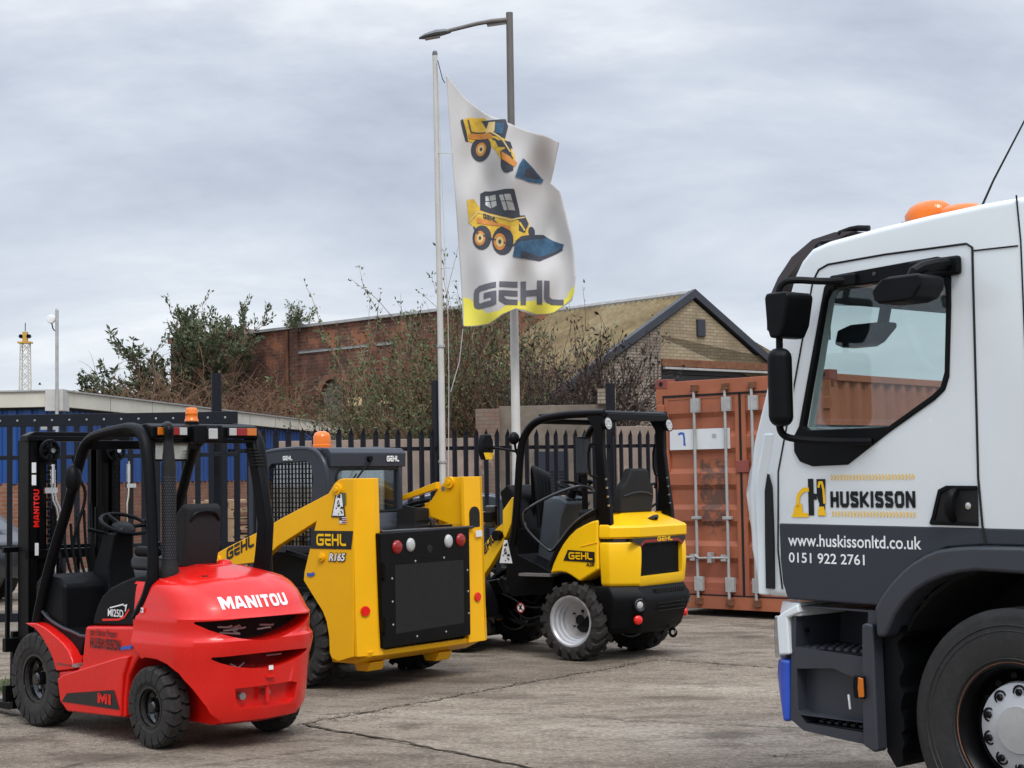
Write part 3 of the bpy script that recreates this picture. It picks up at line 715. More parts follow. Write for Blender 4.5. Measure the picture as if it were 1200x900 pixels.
# ================================================================== SKID STEER LOADER
def skid_steer():
    T = thing('skid_steer_loader', (-1.325, 13.98, 0), 142, 'yellow skid steer loader with a caged cab and black rear door, beside the red forklift', 'skid steer')
    # frame
    b = MB().prism([(-.74, .36), (-.72, .30), (-.55, .215), (.95, .215), (1.05, .4), (1.05, .62), (.6, .80), (-.70, .80)], -.50, .50)
    b.obj('chassis', 'black_paint', T, .015)
    be = MB().prism([(-.775, .33), (-.76, .285), (-.62, .225), (-.35, .225), (-.35, .335)], -.66, .72)
    be.obj('belly_plate', 'yellow_paint', T, .008)
    for y in (.50, -.34):
        MB().prism([(-.66, .225), (-.62, .15), (-.50, .15), (-.46, .225)], y-.09, y+.09).obj('tie_down', 'yellow_paint', T, .01)
    # rear uprights run into the lift arms as one flank
    flank = [(-.695, 1.702), (-.56, 1.702), (-.53, 1.695), (-.50, 1.680), (-.47, 1.655), (-.41, 1.585), (.13, 1.385), (.415, 1.268), (.79, 1.137), (.924, 1.085), (1.02, 1.0), (1.28, .42), (1.33, .22), (1.22, .18), (1.10, .34), (.905, .82), (.86, .95), (.72, .985), (.381, 1.02), (.18, 1.153), (-.27, 1.358), (-.128, .95), (-.118, .879), (-.17, .819), (-.255, .723), (-.33, .64), (-.373, .56), (-.40, .44), (-.405, .31), (-.43, .265), (-.50, .245), (-.665, .29)]
    for s in (1, -1):
        fo = MB().prism(flank, s*.735, s*.80).obj('lift_arm', 'yellow_paint', T, .007, 2)
        pn = MB()
        for x, z, r in ((-.52, 1.615, .045), (.90, 1.02, .04), (-.335, 1.07, .034)):
            pn.cyl((x, s*.79, z), (x, s*.822, z), r, seg=20); pn.cyl((x, s*.82, z), (x, s*.834, z), r*.5, seg=8)
        pn.pieces('pivot_boss', 'yellow_paint', fo, .004)
        plan = [(-.775, .575), (-.78, .64), (-.697, .797), (-.66, .79), (-.735, .625), (-.735, .575)] if s > 0 else [(-.775, -.495), (-.785, -.70), (-.74, -.785), (-.69, -.79), (-.70, -.74), (-.735, -.70), (-.735, -.495)]
        tw = MB().rings([[(x-dx, y, z) for x, y in plan] for z, dx in ((.292, .012), (.6, .0), (1.25, -.012), (1.702, -.022))])
        tw.obj('rear_upright', 'yellow_paint', T, .005, 2)
        inn = MB().prism([(-.73, 1.70), (-.56, 1.70), (-.50, 1.68), (-.42, 1.62), (-.28, 1.45), (-.31, 1.36), (-.65, 1.26), (-.73, 1.25)], s*.565, s*.59)
        inn.obj('inner_plate', 'yellow_paint', T, .004)
        MB().prism([(-.70, 1.65), (-.55, 1.65), (-.50, .4), (-.70, .4)], s*.60, s*.73).obj('tower_core', 'black_deep', T)
        MB().cyl((-.5, s*.66, .95), (.2, s*.66, 1.1), .03, seg=12).obj('lift_cylinder', 'black_paint', T)
    # slot on the right upright
    sl = MB(); zz = [(math.cos(math.pi*k/12)*.065-.615, 1.38+math.sin(math.pi*k/12)*.065) for k in range(13)]
    sl.prism(zz+[(-.68, 1.27), (-.55, 1.27)], -.7745, -.76, 'x')
    sl.obj('slot_opening', 'black_deep', T)
    pb = MB().cyl((-.54, -.58, 1.655), (-.54, -.545, 1.655), .05, seg=20); pb.cyl((-.54, -.55, 1.655), (-.54, -.535, 1.655), .02, seg=8); pb.obj('pivot_boss', 'yellow_paint', T)
    pb = MB().cyl((-.46, -.58, 1.60), (-.46, -.563, 1.60), .022, seg=12); pb.obj('pivot_boss', 'steel', T)
    # right arm linkage seen over the hood
    lk = MB(); lk.prism([(-.40, 1.66), (.05, 1.53), (.05, 1.49), (-.40, 1.60)], -.60, -.54); lk.obj('link_bar', 'yellow_paint', T, .004)
    hs = MB(); hs.tube([(-.30, -.56, 1.50), (-.1, -.54, 1.47), (.08, -.53, 1.40), (.16, -.5, 1.3)], .016, 8, 2); hs.tube([(-.28, -.52, 1.46), (-.1, -.50, 1.43), (.06, -.49, 1.36)], .013, 8, 2)
    hs.pieces('hydraulic_hose', 'black_plastic', T)
    lk2 = MB().prism([(-.30, 1.44), (.02, 1.42), (.02, 1.36), (-.25, 1.36)], -.57, -.53); lk2.obj('link_bar', 'yellow_paint', T, .004)
    # rear door
    td = MB().prism([(-.49, 1.275), (-.49, .36), (.615, .345), (.635, 1.262)], -.815, -.74, 'x')
    tdo = td.obj('rear_door', 'black_paint', T, .012, 3)
    mp_ = MB().prism([(-.40, .47), (.46, .45), (.46, 1.0), (-.40, 1.0)], -.8165, -.816, 'x'); mp_.obj('door_mesh', 'black_deep', tdo)
    bo = MB()
    for y, z in ((.215, 1.02), (-.145, 1.03), (.50, .895), (.497, .71), (.493, .526), (.205, .409), (-.16, .415), (-.45, .91), (-.455, .73), (-.46, .545)):
        bo.lathe([(.001, -.823), (.009, -.821), (.010, -.815)], (0, y, z), 'x', 8)
    bo.pieces('door_bolt', 'chrome', tdo)
    for y, z, r, m, q in ((.435, 1.143, .058, 'red_lens', 0), (.272, 1.155, .048, 'white_lens', 1), (-.205, 1.165, .048, 'white_lens', 1), (-.365, 1.168, .058, 'red_lens', 0)):
        lm = MB().lathe([(.001, -.842), (r*.6, -.84), (r*.9, -.832), (r, -.815), (r, -.80)], (0, 0, 0), 'x', 22)
        o = lm.obj('rear_lamp', m, T, loc=(0, y, z), ang=60); o.scale = (1, 1, 1.18 if q else 1)
    MB().lathe([(.001, -.822), (.03, -.82), (.034, -.815)], (0, .03, 1.11), 'x', 14).obj('door_lock', 'black_deep', tdo)
    hg = MB()
    for z in (.955, .525): hg.box(-.835, -.80, .56, .62, z-.05, z+.06); hg.cyl((-.83, .60, z-.07), (-.83, .60, z+.07), .014, seg=10)
    hg.pieces('hinge', 'black_paint', T, .004)
    rfm = MB().lathe([(.001, -.006), (.038, -.005), (.04, .006)], ax='x', seg=20).mesh()
    link('reflector', rfm, 'red_reflector', T, loc=(-.745, .735, .65), rot=(0, 0, R_(-28))); link('reflector', rfm, None, T, loc=(-.79, -.62, .672))
    # hood
    hd = MB().prism([(-.80, 1.255), (-.80, 1.283), (-.05, 1.335), (-.05, 1.27)], -.575, .575); ho = hd.obj('engine_hood', 'black_gloss', T, .012, 2)
    MB().prism([(-.12, 1.30), (-.05, 1.41), (.02, 1.41), (.02, 1.28)], -.56, .50).obj('hood_riser', 'cab_grey', T, .01)
    MB().prism([(-.30, 1.31), (-.30, 1.44), (-.18, 1.46), (-.05, 1.32)], -.40, -.37).obj('intake_guard', 'black_deep', T)
    MB().box(-.30, -.08, -.57, -.38, 1.31, 1.44).obj('intake_box', 'black_deep', T, .02)
    hh = MB().tube([(-.72, -.12, 1.29), (-.70, -.14, 1.335), (-.62, -.2, 1.345), (-.55, -.30, 1.335), (-.54, -.32, 1.30)], .02, 10, 2); hh.box(-.75, -.50, -.34, -.08, 1.285, 1.30); hh.obj('hood_handle', 'black_plastic', T, 0)
    # cab
    cab = empty('cab', T)
    for s in (1, -1):
        fr = MB().prism([(.80, 1.08), (.76, 1.90), (.70, 1.945), (.206, 1.965), (.10, 1.95), (.02, 1.905), (-.035, 1.82), (-.055, 1.60), (-.05, 1.08)], s*.44, s*.475)
        win = MB().prism([(.66, 1.14), (.625, 1.80), (.59, 1.835), (.17, 1.85), (.115, 1.82), (.09, 1.70), (.12, 1.50), (.13, 1.14)], -1, 1)
        link('side_frame', baked(fr, [win]), 'cab_grey', cab, .008, 2)
        ms = MB()
        for k in range(15): x = .10+k*.041; ms.box(x, x+.009, s*.452, s*.458, 1.12, 1.86)
        for k in range(18): z = 1.13+k*.041; ms.box(.08, .68, s*.458, s*.463, z, z+.009)
        ms.obj('side_screen', 'black_paint', cab, ang=0)
        MB().add([(.08, s*.44, 1.10), (.68, s*.44, 1.10), (.68, s*.44, 1.87), (.08, s*.44, 1.87)], [(0, 1, 2, 3)]).obj('side_window', 'interior_shade_glass', cab, ang=0)  # dark pane added to deepen the shade inside the cab
        MB().tube([(.78, s*.455, 1.1), (.745, s*.455, 1.88), (.68, s*.455, 1.945), (.206, s*.455, 1.965), (.08, s*.455, 1.94), (0, s*.455, 1.88), (-.045, s*.455, 1.8), (-.055, s*.455, 1.6), (-.05, s*.455, 1.1)], .024, 10, 2).obj('frame_tube', 'cab_grey', cab)
    MB().prism([(.74, 1.90), (.70, 1.945), (.2, 1.972), (.06, 1.965), (.03, 1.94), (.10, 1.93), (.7, 1.90)], -.43, .43).obj('cab_roof', 'cab_grey', cab, .012)
    MB().prism([(-.07, 1.80), (-.075, 1.92), (-.03, 1.962), (.10, 1.97), (.10, 1.93), (-.02, 1.90), (-.02, 1.80)], -.52, .42).obj('rear_header', 'cab_grey', cab, .01)
    fr = MB().box(-.045, -.015, -.50, .44, 1.38, 1.81)
    rr_ = []
    for cx, cz, a0 in ((.26, 1.705, 0), (-.40, 1.705, 90), (-.40, 1.49, 180), (.26, 1.49, 270)):
        for k in range(6): a = R_(a0+k*18); rr_.append((cx+.075*math.cos(a), cz+.075*math.sin(a)))
    link('rear_frame', baked(fr, [MB().prism(rr_, -.1, .05, 'x')]), 'cab_grey', cab, .004)
    MB().prism(rr_, -.034, -.026, 'x').obj('rear_window', 'cab_glass', cab, ang=0)
    MB().tube([(-.05, p[0], p[1]) for p in rr_]+[(-.05, rr_[0][0], rr_[0][1])], .010, 6).obj('window_seal', 'black_deep', cab)
    wp = MB().tube([(-.085, -.02, 1.86), (-.09, -.06, 1.86), (-.085, .06, 1.76), (-.06, .14, 1.66)], .009, 6); wp.cyl((-.06, -.04, 1.87), (-.10, -.04, 1.87), .025, seg=12); wp.tube([(-.058, .22, 1.62), (-.058, .1, 1.74)], .007, 6); wp.obj('wiper', 'black_paint', cab)
    MB().box(.12, .20, -.02, .35, 1.0, 1.15).obj('seat_base', 'black_deep', cab)
    MB().prism([(.12, 1.1), (.20, 1.1), (.16, 1.55), (.08, 1.6)], -.22, .22).obj('seat_back', 'fabric', cab, .03, 3)
    MB().box(-.02, .85, -.46, .46, .75, 1.09).obj('cab_tub', 'black_paint', cab, .01)
    for s in (1, -1): MB().box(.84, .90, s*.40, s*.46, .6, 1.93).obj('front_post', 'cab_grey', cab, .01)
    fs = MB()
    for k in range(4): fs.box(.0, .7, .462, .468, .98+k*.02, .985+k*.02)
    be = empty('beacon', T, (.02, .40, 1.955))
    be.location = (.30, .15, 1.965)
    MB().lathe([(.001, 0), (.085, 0), (.085, .03), (.078, .035)], ax='z', seg=20).obj('beacon_base', 'amber', be)
    MB().lathe([(.078, .03), (.075, .10), (.062, .135), (.03, .15), (.001, .152)], ax='z', seg=24).obj('beacon_lens', 'amber', be, ang=60)
    MB().cyl((0, 0, .15), (0, 0, .165), .008, seg=8).obj('beacon_screw', 'black_paint', be)
    # lettering and stickers
    decal('name_plate', [[(0, 0), (.455, 0), (.48, .145), (.015, .145)]], 'decal_black', T, lambda a, b: (-.205-a, .8035, 1.14+b))
    decal('lettering', [[(x+.10, y+.025) for x, y in q] for q in logo(.33, .095, .0, .2)], 'yellow_bright', T, side(-.18, 1.14, .806))
    text('lettering', 'R165', 'black_deep', T, side(-.408, 1.038, .8035), .20, .078, .09, .25)
    text('lettering', 'R165', 'white_decal', T, side(-.415, 1.045, .806), .185, .063, .035, .25)
    decal('flag_sticker', [[(0, 0), (.08, 0), (.08, .05), (0, .05)]], 'sign_white', T, side(-.535, 1.345, .8035))
    decal('flag_sticker', [[(0, .025), (.03, .025), (.03, .05), (0, .05)]], 'print_dark', T, side(-.535, 1.345, .8055))
    decal('flag_sticker', [[(.03, z), (.08, z), (.08, z+.007), (.03, z+.007)] for z in (.005, .02, .035)], 'red_lens', T, side(-.535, 1.345, .8055))
    decal('warning_sticker', [[(-.005, -.005), (.155, -.005), (.125, .19), (.05, .19)]], 'decal_black', T, side(-.45, 1.40, .8035))
    decal('warning_sticker', [[(.01, .006), (.14, .006), (.115, .18), (.06, .18)]], 'white_decal', T, side(-.45, 1.40, .8055))
    random.seed(2); wm = []
    for k in range(26):
        z = random.uniform(.012, .165); hw = .055*(1-z/.22); x = .085+random.uniform(-hw, hw); a = random.uniform(.004, .012); wm.append([(x-a, z), (x+a*.6, z-.002), (x+a, z+.008), (x-a*.3, z+.012)])
    decal('warning_sticker', wm, 'decal_black', T, side(-.45, 1.40, .807))
    decal('warning_sticker', [[(.085, .10), (.16, .09), (.16, .19), (.085, .19)]], 'leaf_green', T, side(-.45, 1.40, .8045))
    decal('sticker', ribbon([(0, 0), (.04, -.005), (.085, .01)], .028), 'blue_mark', T, side(-.165, .93, .8035))
    for x0, z0, w_, h_ in ((-.69, 1.385, .09, .05),):
        decal('sticker', [[(0, 0), (w_, 0), (w_, h_), (0, h_)]], 'sign_white', T, lambda a, b: (-.50-a, -.5725, 1.38+b))
    decal('sticker', [[(0, 0), (.085, 0), (.085, .055), (0, .055)]], 'sign_white', T, back(-.60, 1.185, -.79))
    mk = []
    for k in range(7): mk.append([(k*.032, 0), (k*.032+.024, 0), (k*.032+.012, .02)]); mk.append([(k*.032, -.035), (k*.032+.02, -.035), (k*.032+.02, -.02), (k*.032, -.02)])
    decal('warning_marks', mk, 'leaf_olive', T, lambda a, b: (-.42-a, -.5725, 1.475+b))
    text('lettering', 'GEHL', 'decal_black', T, (lambda a, b: (.80-a, .7795, 1.03+b+a*.36)), .01, .01) if 0 else None
    decal('lettering', logo(.36, .10, .0, .24), 'decal_black', T, lambda a, b: (.80-a*.94, .8035, 1.02+b+a*.36))
    decal('lettering', logo(.115, .038, 0, .26), 'white_decal', cab, side(.44, 1.865, .48))
    decal('lettering', logo(.16, .05, 0, .26), 'white_decal', cab, back(-.26, 1.845, -.078))
    # wheels
    ty = tyre_mb(.385, .26, .21, 20, 'lug', .032)
    rm = dish(.21, .115, [(.19, .09), (.185, .02), (.16, .0), (.001, .0)], 8, .12, .015, .02, (.06, .0, .05))
    D = wheel_data('g', ty, rm, 'black_paint')
    for x in (0, .99):
        for s in (1, -1): put_wheel(T, D, (x, s*.67, .385), s < 0)
    for s in (1, -1): MB().box(-.05, 1.04, s*.50, s*.54, .28, .5).obj('chain_case', 'black_paint', T)
    # low bucket out in front
    MB().prism([(1.45, .03), (2.0, .02), (2.0, .04), (1.48, .06), (1.40, .2), (1.42, .5), (1.40, .5), (1.36, .2)], -.8, .8).obj('bucket', 'black_paint', T)
    return T
skid_steer()

# ================================================================== ARTICULATED WHEEL LOADER
def wheel_loader():
    T = thing('wheel_loader', (.868, 15.424, 0), 141, 'yellow articulated loader with an open black canopy and silver rims, nearest the orange container', 'wheel loader')
    # rear hood
    def rg(z, hw, xr, c, xf=-.318, cy=.19):
        pts = [(xf, hw), (xr+c, hw), (xr+c*.12, hw-cy*.85), (xr, hw-cy), (xr-.008, 0), (xr, -hw+cy), (xr+c*.12, -hw+cy*.85), (xr+c, -hw), (xf, -hw)]
        pts = [(x, y if y >= 0 else y-.055) for x, y in pts]
        return [(x, y, z) for x, y in pts]
    hb = MB().rings([rg(.67, .50, -.595, .20), rg(.71, .535, -.615, .20), (rg(.90, .55, -.628, .20)), rg(1.0, .55, -.628, .2), rg(1.085, .545, -.62, .2)])
    grl = [(.325, 1.055), (.27, 1.095), (-.27, 1.095), (-.345, 1.05), (-.345, .78), (.335, .772)]
    me = baked(hb, [MB().prism(grl, -.7, -.56, 'x')], .012)
    body = link('rear_hood', me, 'yellow_bright', T, .004, 2)
    MB().prism(grl, -.585, -.56, 'x').obj('grille', 'black_deep', body)
    gl = MB()
    for k in range(20): gl.box(-.592, -.586, -.33, .32, .785+k*.0135, .790+k*.0135)
    gl.obj('grille_slats', 'black_plastic', body, ang=0)
    tr = MB()
    for q in ribbon([(.335, 1.052), (.27, 1.088), (-.27, 1.088), (-.35, 1.05)], .022): tr.prism(q, -.634, -.62, 'x')
    tr.obj('grille_trim', 'red_lens', body, .003)
    bk = MB().rings([rg(1.083, .525, -.60, .19, -.32), rg(1.14, .52, -.60, .19, -.32)]); bk.obj('dark_band', 'black_gloss', body, 0)
    bt = MB().prism([(.47, 1.09), (.335, 1.052), (.27, 1.07), (-.27, 1.07), (-.35, 1.045), (-.40, 1.09), (-.40, 1.12), (.47, 1.12)], -.6315, -.60, 'x'); bt.obj('badge_band', 'black_gloss', body)
    up = MB().rings([rg(1.118, .538, -.62, .2), rg(1.135, .548, -.635, .2), rg(1.215, .545, -.64, .2), rg(1.235, .54, -.625, .2), rg(1.335, .44, -.37, .10, -.318, .20), rg(1.345, .42, -.35, .03, -.318, .2)])
    upo = up.obj('engine_cover', 'yellow_bright', T, .012, 3)
    cp = MB().lathe([(.001, .0), (.03, .0), (.042, .012), (.05, .02), (.058, .012), (.06, -.01)], ax='x', seg=24)
    link('filler_neck', cp.mesh(), 'black_gloss', T, loc=(-.515, -.03, 1.288), rot=(0, R_(180-62), 0))
    # front fender pieces on both sides
    for s in (1, -1):
        fp = MB().prism([(-.305, 1.29), (-.23, 1.275), (-.15, 1.245), (-.06, 1.205), (.025, 1.143), (.10, 1.065), (.16, .984), (.215, .89), (.253, .789), (.18, .805), (.12, .807), (.06, .80), (.011, .778), (-.04, .752), (-.086, .725), (-.305, .84)], s*.30, s*.553)
        fp.obj('rear_mudguard', 'yellow_bright', T, .02, 4)
    for s in (1, -1): MB().tube([(-.11, s*.554, 1.045), (-.2, s*.556, 1.065), (-.30, s*.556, 1.085)], .004, 6).obj('panel_crease', 'yellow_paint', T)
    # black lower counterweight
    lo = MB().rings([rg(.25, .44, -.545, .2, .0), rg(.30, .49, -.59, .2, .02), rg(.46, .52, -.645, .22, -.20), rg(.55, .535, -.67, .22, -.25), rg(.60, .54, -.66, .22, -.25), rg(.655, .54, -.615, .2, -.25), rg(.69, .53, -.60, .2, -.25)])
    lw = lo.obj('counterweight', 'black_plastic', T, .015, 3)
    nt_ = MB()
    for k in range(3): nt_.box(-.678, -.66, -.30, .14, .45+k*.035, .455+k*.035)
    for k in range(14): nt_.box(-.664, -.62, -.33+k*.035, -.315+k*.035, .612, .65)
    nt_.obj('bumper_relief', 'black_deep', lw)
    MB().prism([(-.35, .84), (-.30, .86), (-.05, .72), (.28, .79), (.62, .62), (.62, .40), (.1, .35), (-.35, .4)], -.33, .33).obj('rear_frame', 'black_paint', T, .01)
    for y, z in ((.385, .52), (-.41, .545)):
        l_ = empty('rear_lamp', T, (-.640, y, z), (0, 0, R_(-22 if y > 0 else 22)))
        MB().lathe([(.035, -.005), (.052, -.012), (.06, -.004), (.062, .03)], ax='x', seg=20).obj('lamp_bezel', 'black_gloss', l_)
        MB().lathe([(.001, -.012), (.025, -.009), (.038, .003)], ax='x', seg=18).obj('lamp_lens', 'white_lens', l_, ang=60)
    for y, z in ((.385, .385), (-.40, .405)):
        link('reflector', MB().lathe([(.001, -.012), (.036, -.01), (.042, .0), (.042, .02)], ax='x', seg=20).mesh(), 'red_reflector', T, loc=(-.622, y, z), rot=(0, 0, R_(-22 if y > 0 else 22)), ang=60)
    hk = MB(); TORUS(hk, (-.60, -.20, .225), .035, .014, 'y', 18, 8); hk.obj('tow_eye', 'black_paint', T)
    MB().cyl((-.64, -.20, .235), (-.625, -.20, .235), .02, seg=10).obj('tow_pin', 'chrome', T)
    # cab floor, front cowl, seat, console
    MB().prism([(.28, .78), (.30, .60), (.80, .55), (.86, .70), (.84, 1.05), (.78, 1.2), (.70, .95), (.45, .86)], -.46, .46).obj('cab_floor', 'black_paint', T, .01)
    MB().box(.25, .62, .42, .56, .76, .785).obj('step', 'steel', T)
    MB().prism([(-.36, .85), (-.33, 1.33), (.10, 1.33), (.18, 1.05), (.20, .85)], -.28, .28).obj('seat_base', 'black_deep', T, .02)
    se = empty('seat', T)
    MB().prism([(-.30, 1.30), (.14, 1.30), (.16, 1.37), (-.25, 1.40)], -.25, .25).obj('cushion', 'fabric', se, .035, 4)
    bs = MB().rings([[(x0, -w_, z), (x0+.10, -w_, z), (x0+.10, w_, z), (x0, w_, z)] for z, x0, w_ in ((1.34, -.36, .26), (1.50, -.38, .27), (1.58, -.39, .25), (1.66, -.40, .17), (1.73, -.41, .145), (1.755, -.40, .12))])
    bs.obj('backrest', 'fabric', se, .025, 3)
    ar = MB().tube([(-.34, -.27, 1.60), (-.34, -.36, 1.61), (-.30, -.40, 1.57)], .014, 8, 1); ar.tube([(-.30, -.24, 1.35), (-.3, -.42, 1.42)], .012, 8); ar.pieces('armrest', 'black_paint', se)
    MB().tube([(-.385, .24, 1.50), (-.40, .10, 1.535), (-.40, -.1, 1.535), (-.385, -.24, 1.50)], .006, 6, 1).obj('seat_piping', 'grey_dark', se)
    MB().rings([[(x0, y0, z), (x1, y0, z), (x1, y1, z), (x0, y1, z)] for z, x0, x1, y0, y1 in ((.85, .45, .70, -.16, .20), (1.30, .38, .62, -.18, .20), (1.44, .30, .60, -.20, .20), (1.50, .42, .60, -.18, .18))]).obj('console', 'dash_blue', T, .03, 3)
    ks = MB()
    for k in range(3): ks.box(.33+.0*k, .37, .10-k*.09, .15-k*.09, 1.45, 1.475)
    ks.pieces('console_switch', 'black_deep', T)
    MB().tube([(.44, 0, 1.44), (.36, 0, 1.57)], [.05, .035], 12).obj('steering_column', 'black_plastic', T)
    sw = empty('steering_wheel', T, (.345, 0, 1.585), (0, R_(-18), 0))
    r_ = MB(); TORUS(r_, (0, 0, 0), .175, .014, 'z', 36, 8); r_.lathe([(.001, .0), (.04, 0), (.06, -.02), (.03, -.05)], ax='z', seg=16)
    for a in (30, 150, 270): r_.tube([(0, 0, -.02), (.17*math.cos(R_(a)), .17*math.sin(R_(a)), 0)], .012, 6)
    r_.obj('wheel_rim', 'black_plastic', sw)
    MB().tube([(0, 0, 0), (0, 0, .04), (0, 0, .055), (0, 0, .08), (0, 0, .09)], [.01, .01, .028, .03, .01], 10).obj('spinner_knob', 'black_plastic', sw, loc=(-.05, -.14, 0))
    # canopy
    cn = empty('canopy', T)
    pth = [(.74, 1.05), (.70, 1.22), (.655, 1.6), (.635, 1.845), (.60, 2.03), (.51, 2.165), (.37, 2.234), (.10, 2.262), (-.15, 2.265), (-.37, 2.262)]
    for s in (1, -1):
        MB().tube([(x, s*.50, z) for x, z in pth], .038, 12, 2).obj('canopy_tube', 'black_paint', cn)
        po = MB().rings([[(x, s*.50-.03, z), (x+w_, s*.50-.03, z), (x+w_, s*.50+.03, z), (x, s*.50+.03, z)] for z, x, w_ in ((1.10, -.44, .2), (1.36, -.43, .16), (1.6, -.395, .11), (1.9, -.36, .09), (2.12, -.36, .10), (2.25, -.39, .22))])
        po.obj('rear_post', 'black_paint', cn, .01)
        b_ = MB()
        for z in (1.42, 1.5, 1.58, 1.66): b_.lathe([(.001, .0), (.011, -.003), (.012, .0)], (0, 0, 0), 'x', 8) if 0 else b_.cyl((-.42+(z-1.42)*.1, s*.50+.03*1, z), (-.42+(z-1.42)*.1, s*.50+.036, z), .011, seg=8)
        b_.pieces('post_bolt', 'chrome', cn)
        lmp = empty('work_lamp', cn, (-.40, s*.50, 2.165), (0, R_(8), 0))
        MB().lathe([(.001, .05), (.04, .045), (.062, .0), (.064, -.012), (.056, -.015)], ax='x', seg=24).obj('lamp_body', 'black_paint', lmp, ang=60)
        ll = MB().lathe([(.001, -.012), (.054, -.012)], ax='x', seg=24)
        for a in range(6): ll.lathe([(.001, -.02), (.013, -.016), (.014, -.01)], (0, .03*math.cos(a*1.047), .03*math.sin(a*1.047)), 'x', 8)
        ll.obj('lamp_lens', 'white_lens', lmp)
        hr = MB().tube([(-.33, s*.50, 1.98), (-.28, s*.53, 1.99), (-.20, s*.53, 1.97), (-.20, s*.53, 1.70), (-.28, s*.53, 1.68), (-.34, s*.50, 1.68)], .013, 8, 1)
        hr.obj('grab_handle', 'black_paint', cn)
    rf = MB().box(-.38, .40, -.50, .50, 2.262, 2.285); rf.obj('roof_panel', 'cab_grey', cn, .008)
    rb = MB().box(-.40, -.33, -.50, .50, 2.20, 2.26); rb.box(.40, .46, -.50, .50, 2.19, 2.24); rb.pieces('roof_beam', 'black_paint', cn, .006)
    ro_ = MB().tube([(-.24, .53, 1.575), (-.20, .55, 1.60), (-.10, .56, 1.60), (.10, .56, 1.55), (.306, .56, 1.479), (.498, .56, 1.393), (.56, .56, 1.343), (.53, .56, 1.206), (.253, .56, .999), (.21, .56, 1.0), (.10, .56, 1.11), (.0, .56, 1.222), (-.14, .56, 1.32), (-.28, .55, 1.385)], .014, 8, 2)
    ro_.obj('side_rail', 'black_gloss', T)
    MB().tube([(-.28, .53, 1.36), (-.12, .54, 1.30), (.02, .54, 1.19), (.12, .54, 1.08), (.25, .54, .86)], .03, 8, 2).obj('guard_edge', 'black_plastic', T)
    MB().box(-.18, -.12, .10, .16, 1.5, 1.95).obj('wiper_motor', 'black_plastic', T, .02) if 0 else None
    ex = MB().box(.05, .16, .12, .26, 1.70, 2.06); ex.obj('air_box', 'grey_dark', T, .03, 4)
    MB().tube([(.1, .19, 1.3), (.1, .19, 1.7)], .03, 10).obj('air_pipe', 'black_paint', T)
    mi = empty('mirror', T, (1.02, .52, 1.98))
    MB().rings([[(x-.02, -w_, z), (x+.06, -w_*.8, z), (x+.06, w_*.8, z), (x-.02, w_, z)] for z, x, w_ in ((-.12, -.0, .05), (-.05, .0, .085), (.06, .0, .085), (.13, 0, .05))]).obj('mirror_shell', 'black_plastic', mi, .02, 3)
    MB().prism([(-.075, -.05), (.075, -.05), (.045, -.115), (-.045, -.115)], -.024, -.021, 'x').obj('mirror_glass', 'yellow_bright', mi)  # yellow paint stands in for a reflection in the glass
    MB().tube([(0, 0, -.02), (-.05, -.02, .0), (-.38, -.02, -.05)], .013, 8, 1).obj('mirror_arm', 'black_paint', mi)
    h2 = empty('mirror', T, (.665, .54, 2.06))
    MB().lathe([(.001, -.04), (.04, -.035), (.06, -.01), (.06, .01), (.05, .03), (.001, .04)], ax='x', seg=20).obj('mirror_shell', 'black_plastic', h2, ang=60)
    MB().tube([(0, 0, 0), (0, -.02, -.1), (-.02, -.04, -.2)], .012, 8).obj('mirror_arm', 'black_paint', h2)
    # articulation joint and front frame
    MB().box(.55, .95, -.14, .14, .30, .62).obj('pivot_joint', 'black_paint', T, .02)
    random.seed(9)
    hz_ = MB()
    for k in range(16):
        y = random.uniform(-.25, .42); z0 = random.uniform(.35, .8); hz_.tube([(.45, y, z0), (.65, y+random.uniform(-.1, .1), z0-random.uniform(0, .2)), (.9, y*.7, z0+random.uniform(-.1, .3)), (1.1, y*.6, z0+.1)], random.choice((.012, .016)), 6, 2)
    hz_.pieces('hydraulic_hose', 'black_plastic', T)
    h3 = MB()
    for k in range(5):
        R0_ = .16+.02*k; h3.tube([(.80+.02*k, -.16+.05*k, 1.0), (.86, -.20+.05*k, 1.45), (.84, -.15+.05*k, 1.68+.02*k), (.76, -.08+.05*k, 1.74+.015*k), (.68, -.02+.05*k, 1.6), (.66, .02+.04*k, 1.2)], .022, 8, 2)
    h3.pieces('boom_hose', 'black_plastic', T)
    MB().prism([(.90, .35), (.90, .75), (1.0, 1.05), (1.1, 1.55), (1.0, 1.62), (.88, 1.45), (.80, 1.1), (.80, .55), (1.9, .3), (1.9, .55), (1.15, .7)], -.24, .24).obj('front_frame', 'black_paint', T, .015)
    for s in (1, -1):
        MB().prism([(.765, 1.33), (.758, 1.49), (.80, 1.50), (.92, 1.37), (.92, 1.15), (.895, 1.10)], s*.36, s*.42).obj('arm_bracket', 'yellow_bright', T, .006)
        bo = MB().prism([(.88, 1.30), (.95, 1.24), (1.02, 1.20), (1.22, .99), (1.5, .62), (1.75, .30), (1.62, .22), (1.35, .55), (1.09, .85), (.93, 1.06)], s*.33, s*.40).obj('boom_arm', 'yellow_bright', T, .008)
        MB().prism([(1.08+.38*math.cos(R_(a))+.36, .36+.42*math.sin(R_(a))) for a in range(0, 181, 15)]+[(1.44+.34*math.cos(R_(a)), .36+.38*math.sin(R_(a))) for a in range(180, -1, -15)], s*.32, s*.62).obj('front_mudguard', 'black_plastic', T, .008)
        MB().cyl((.98, s*.40, 1.13), (.98, s*.46, 1.13), .05, seg=16).obj('boom_pin', 'black_paint', T)
    decal('lettering', logo(.26, .085, 0, .26), 'decal_black', T, lambda a, b: (1.225-a*.74+b*.25, .404, .875+b*.85+a*.80))
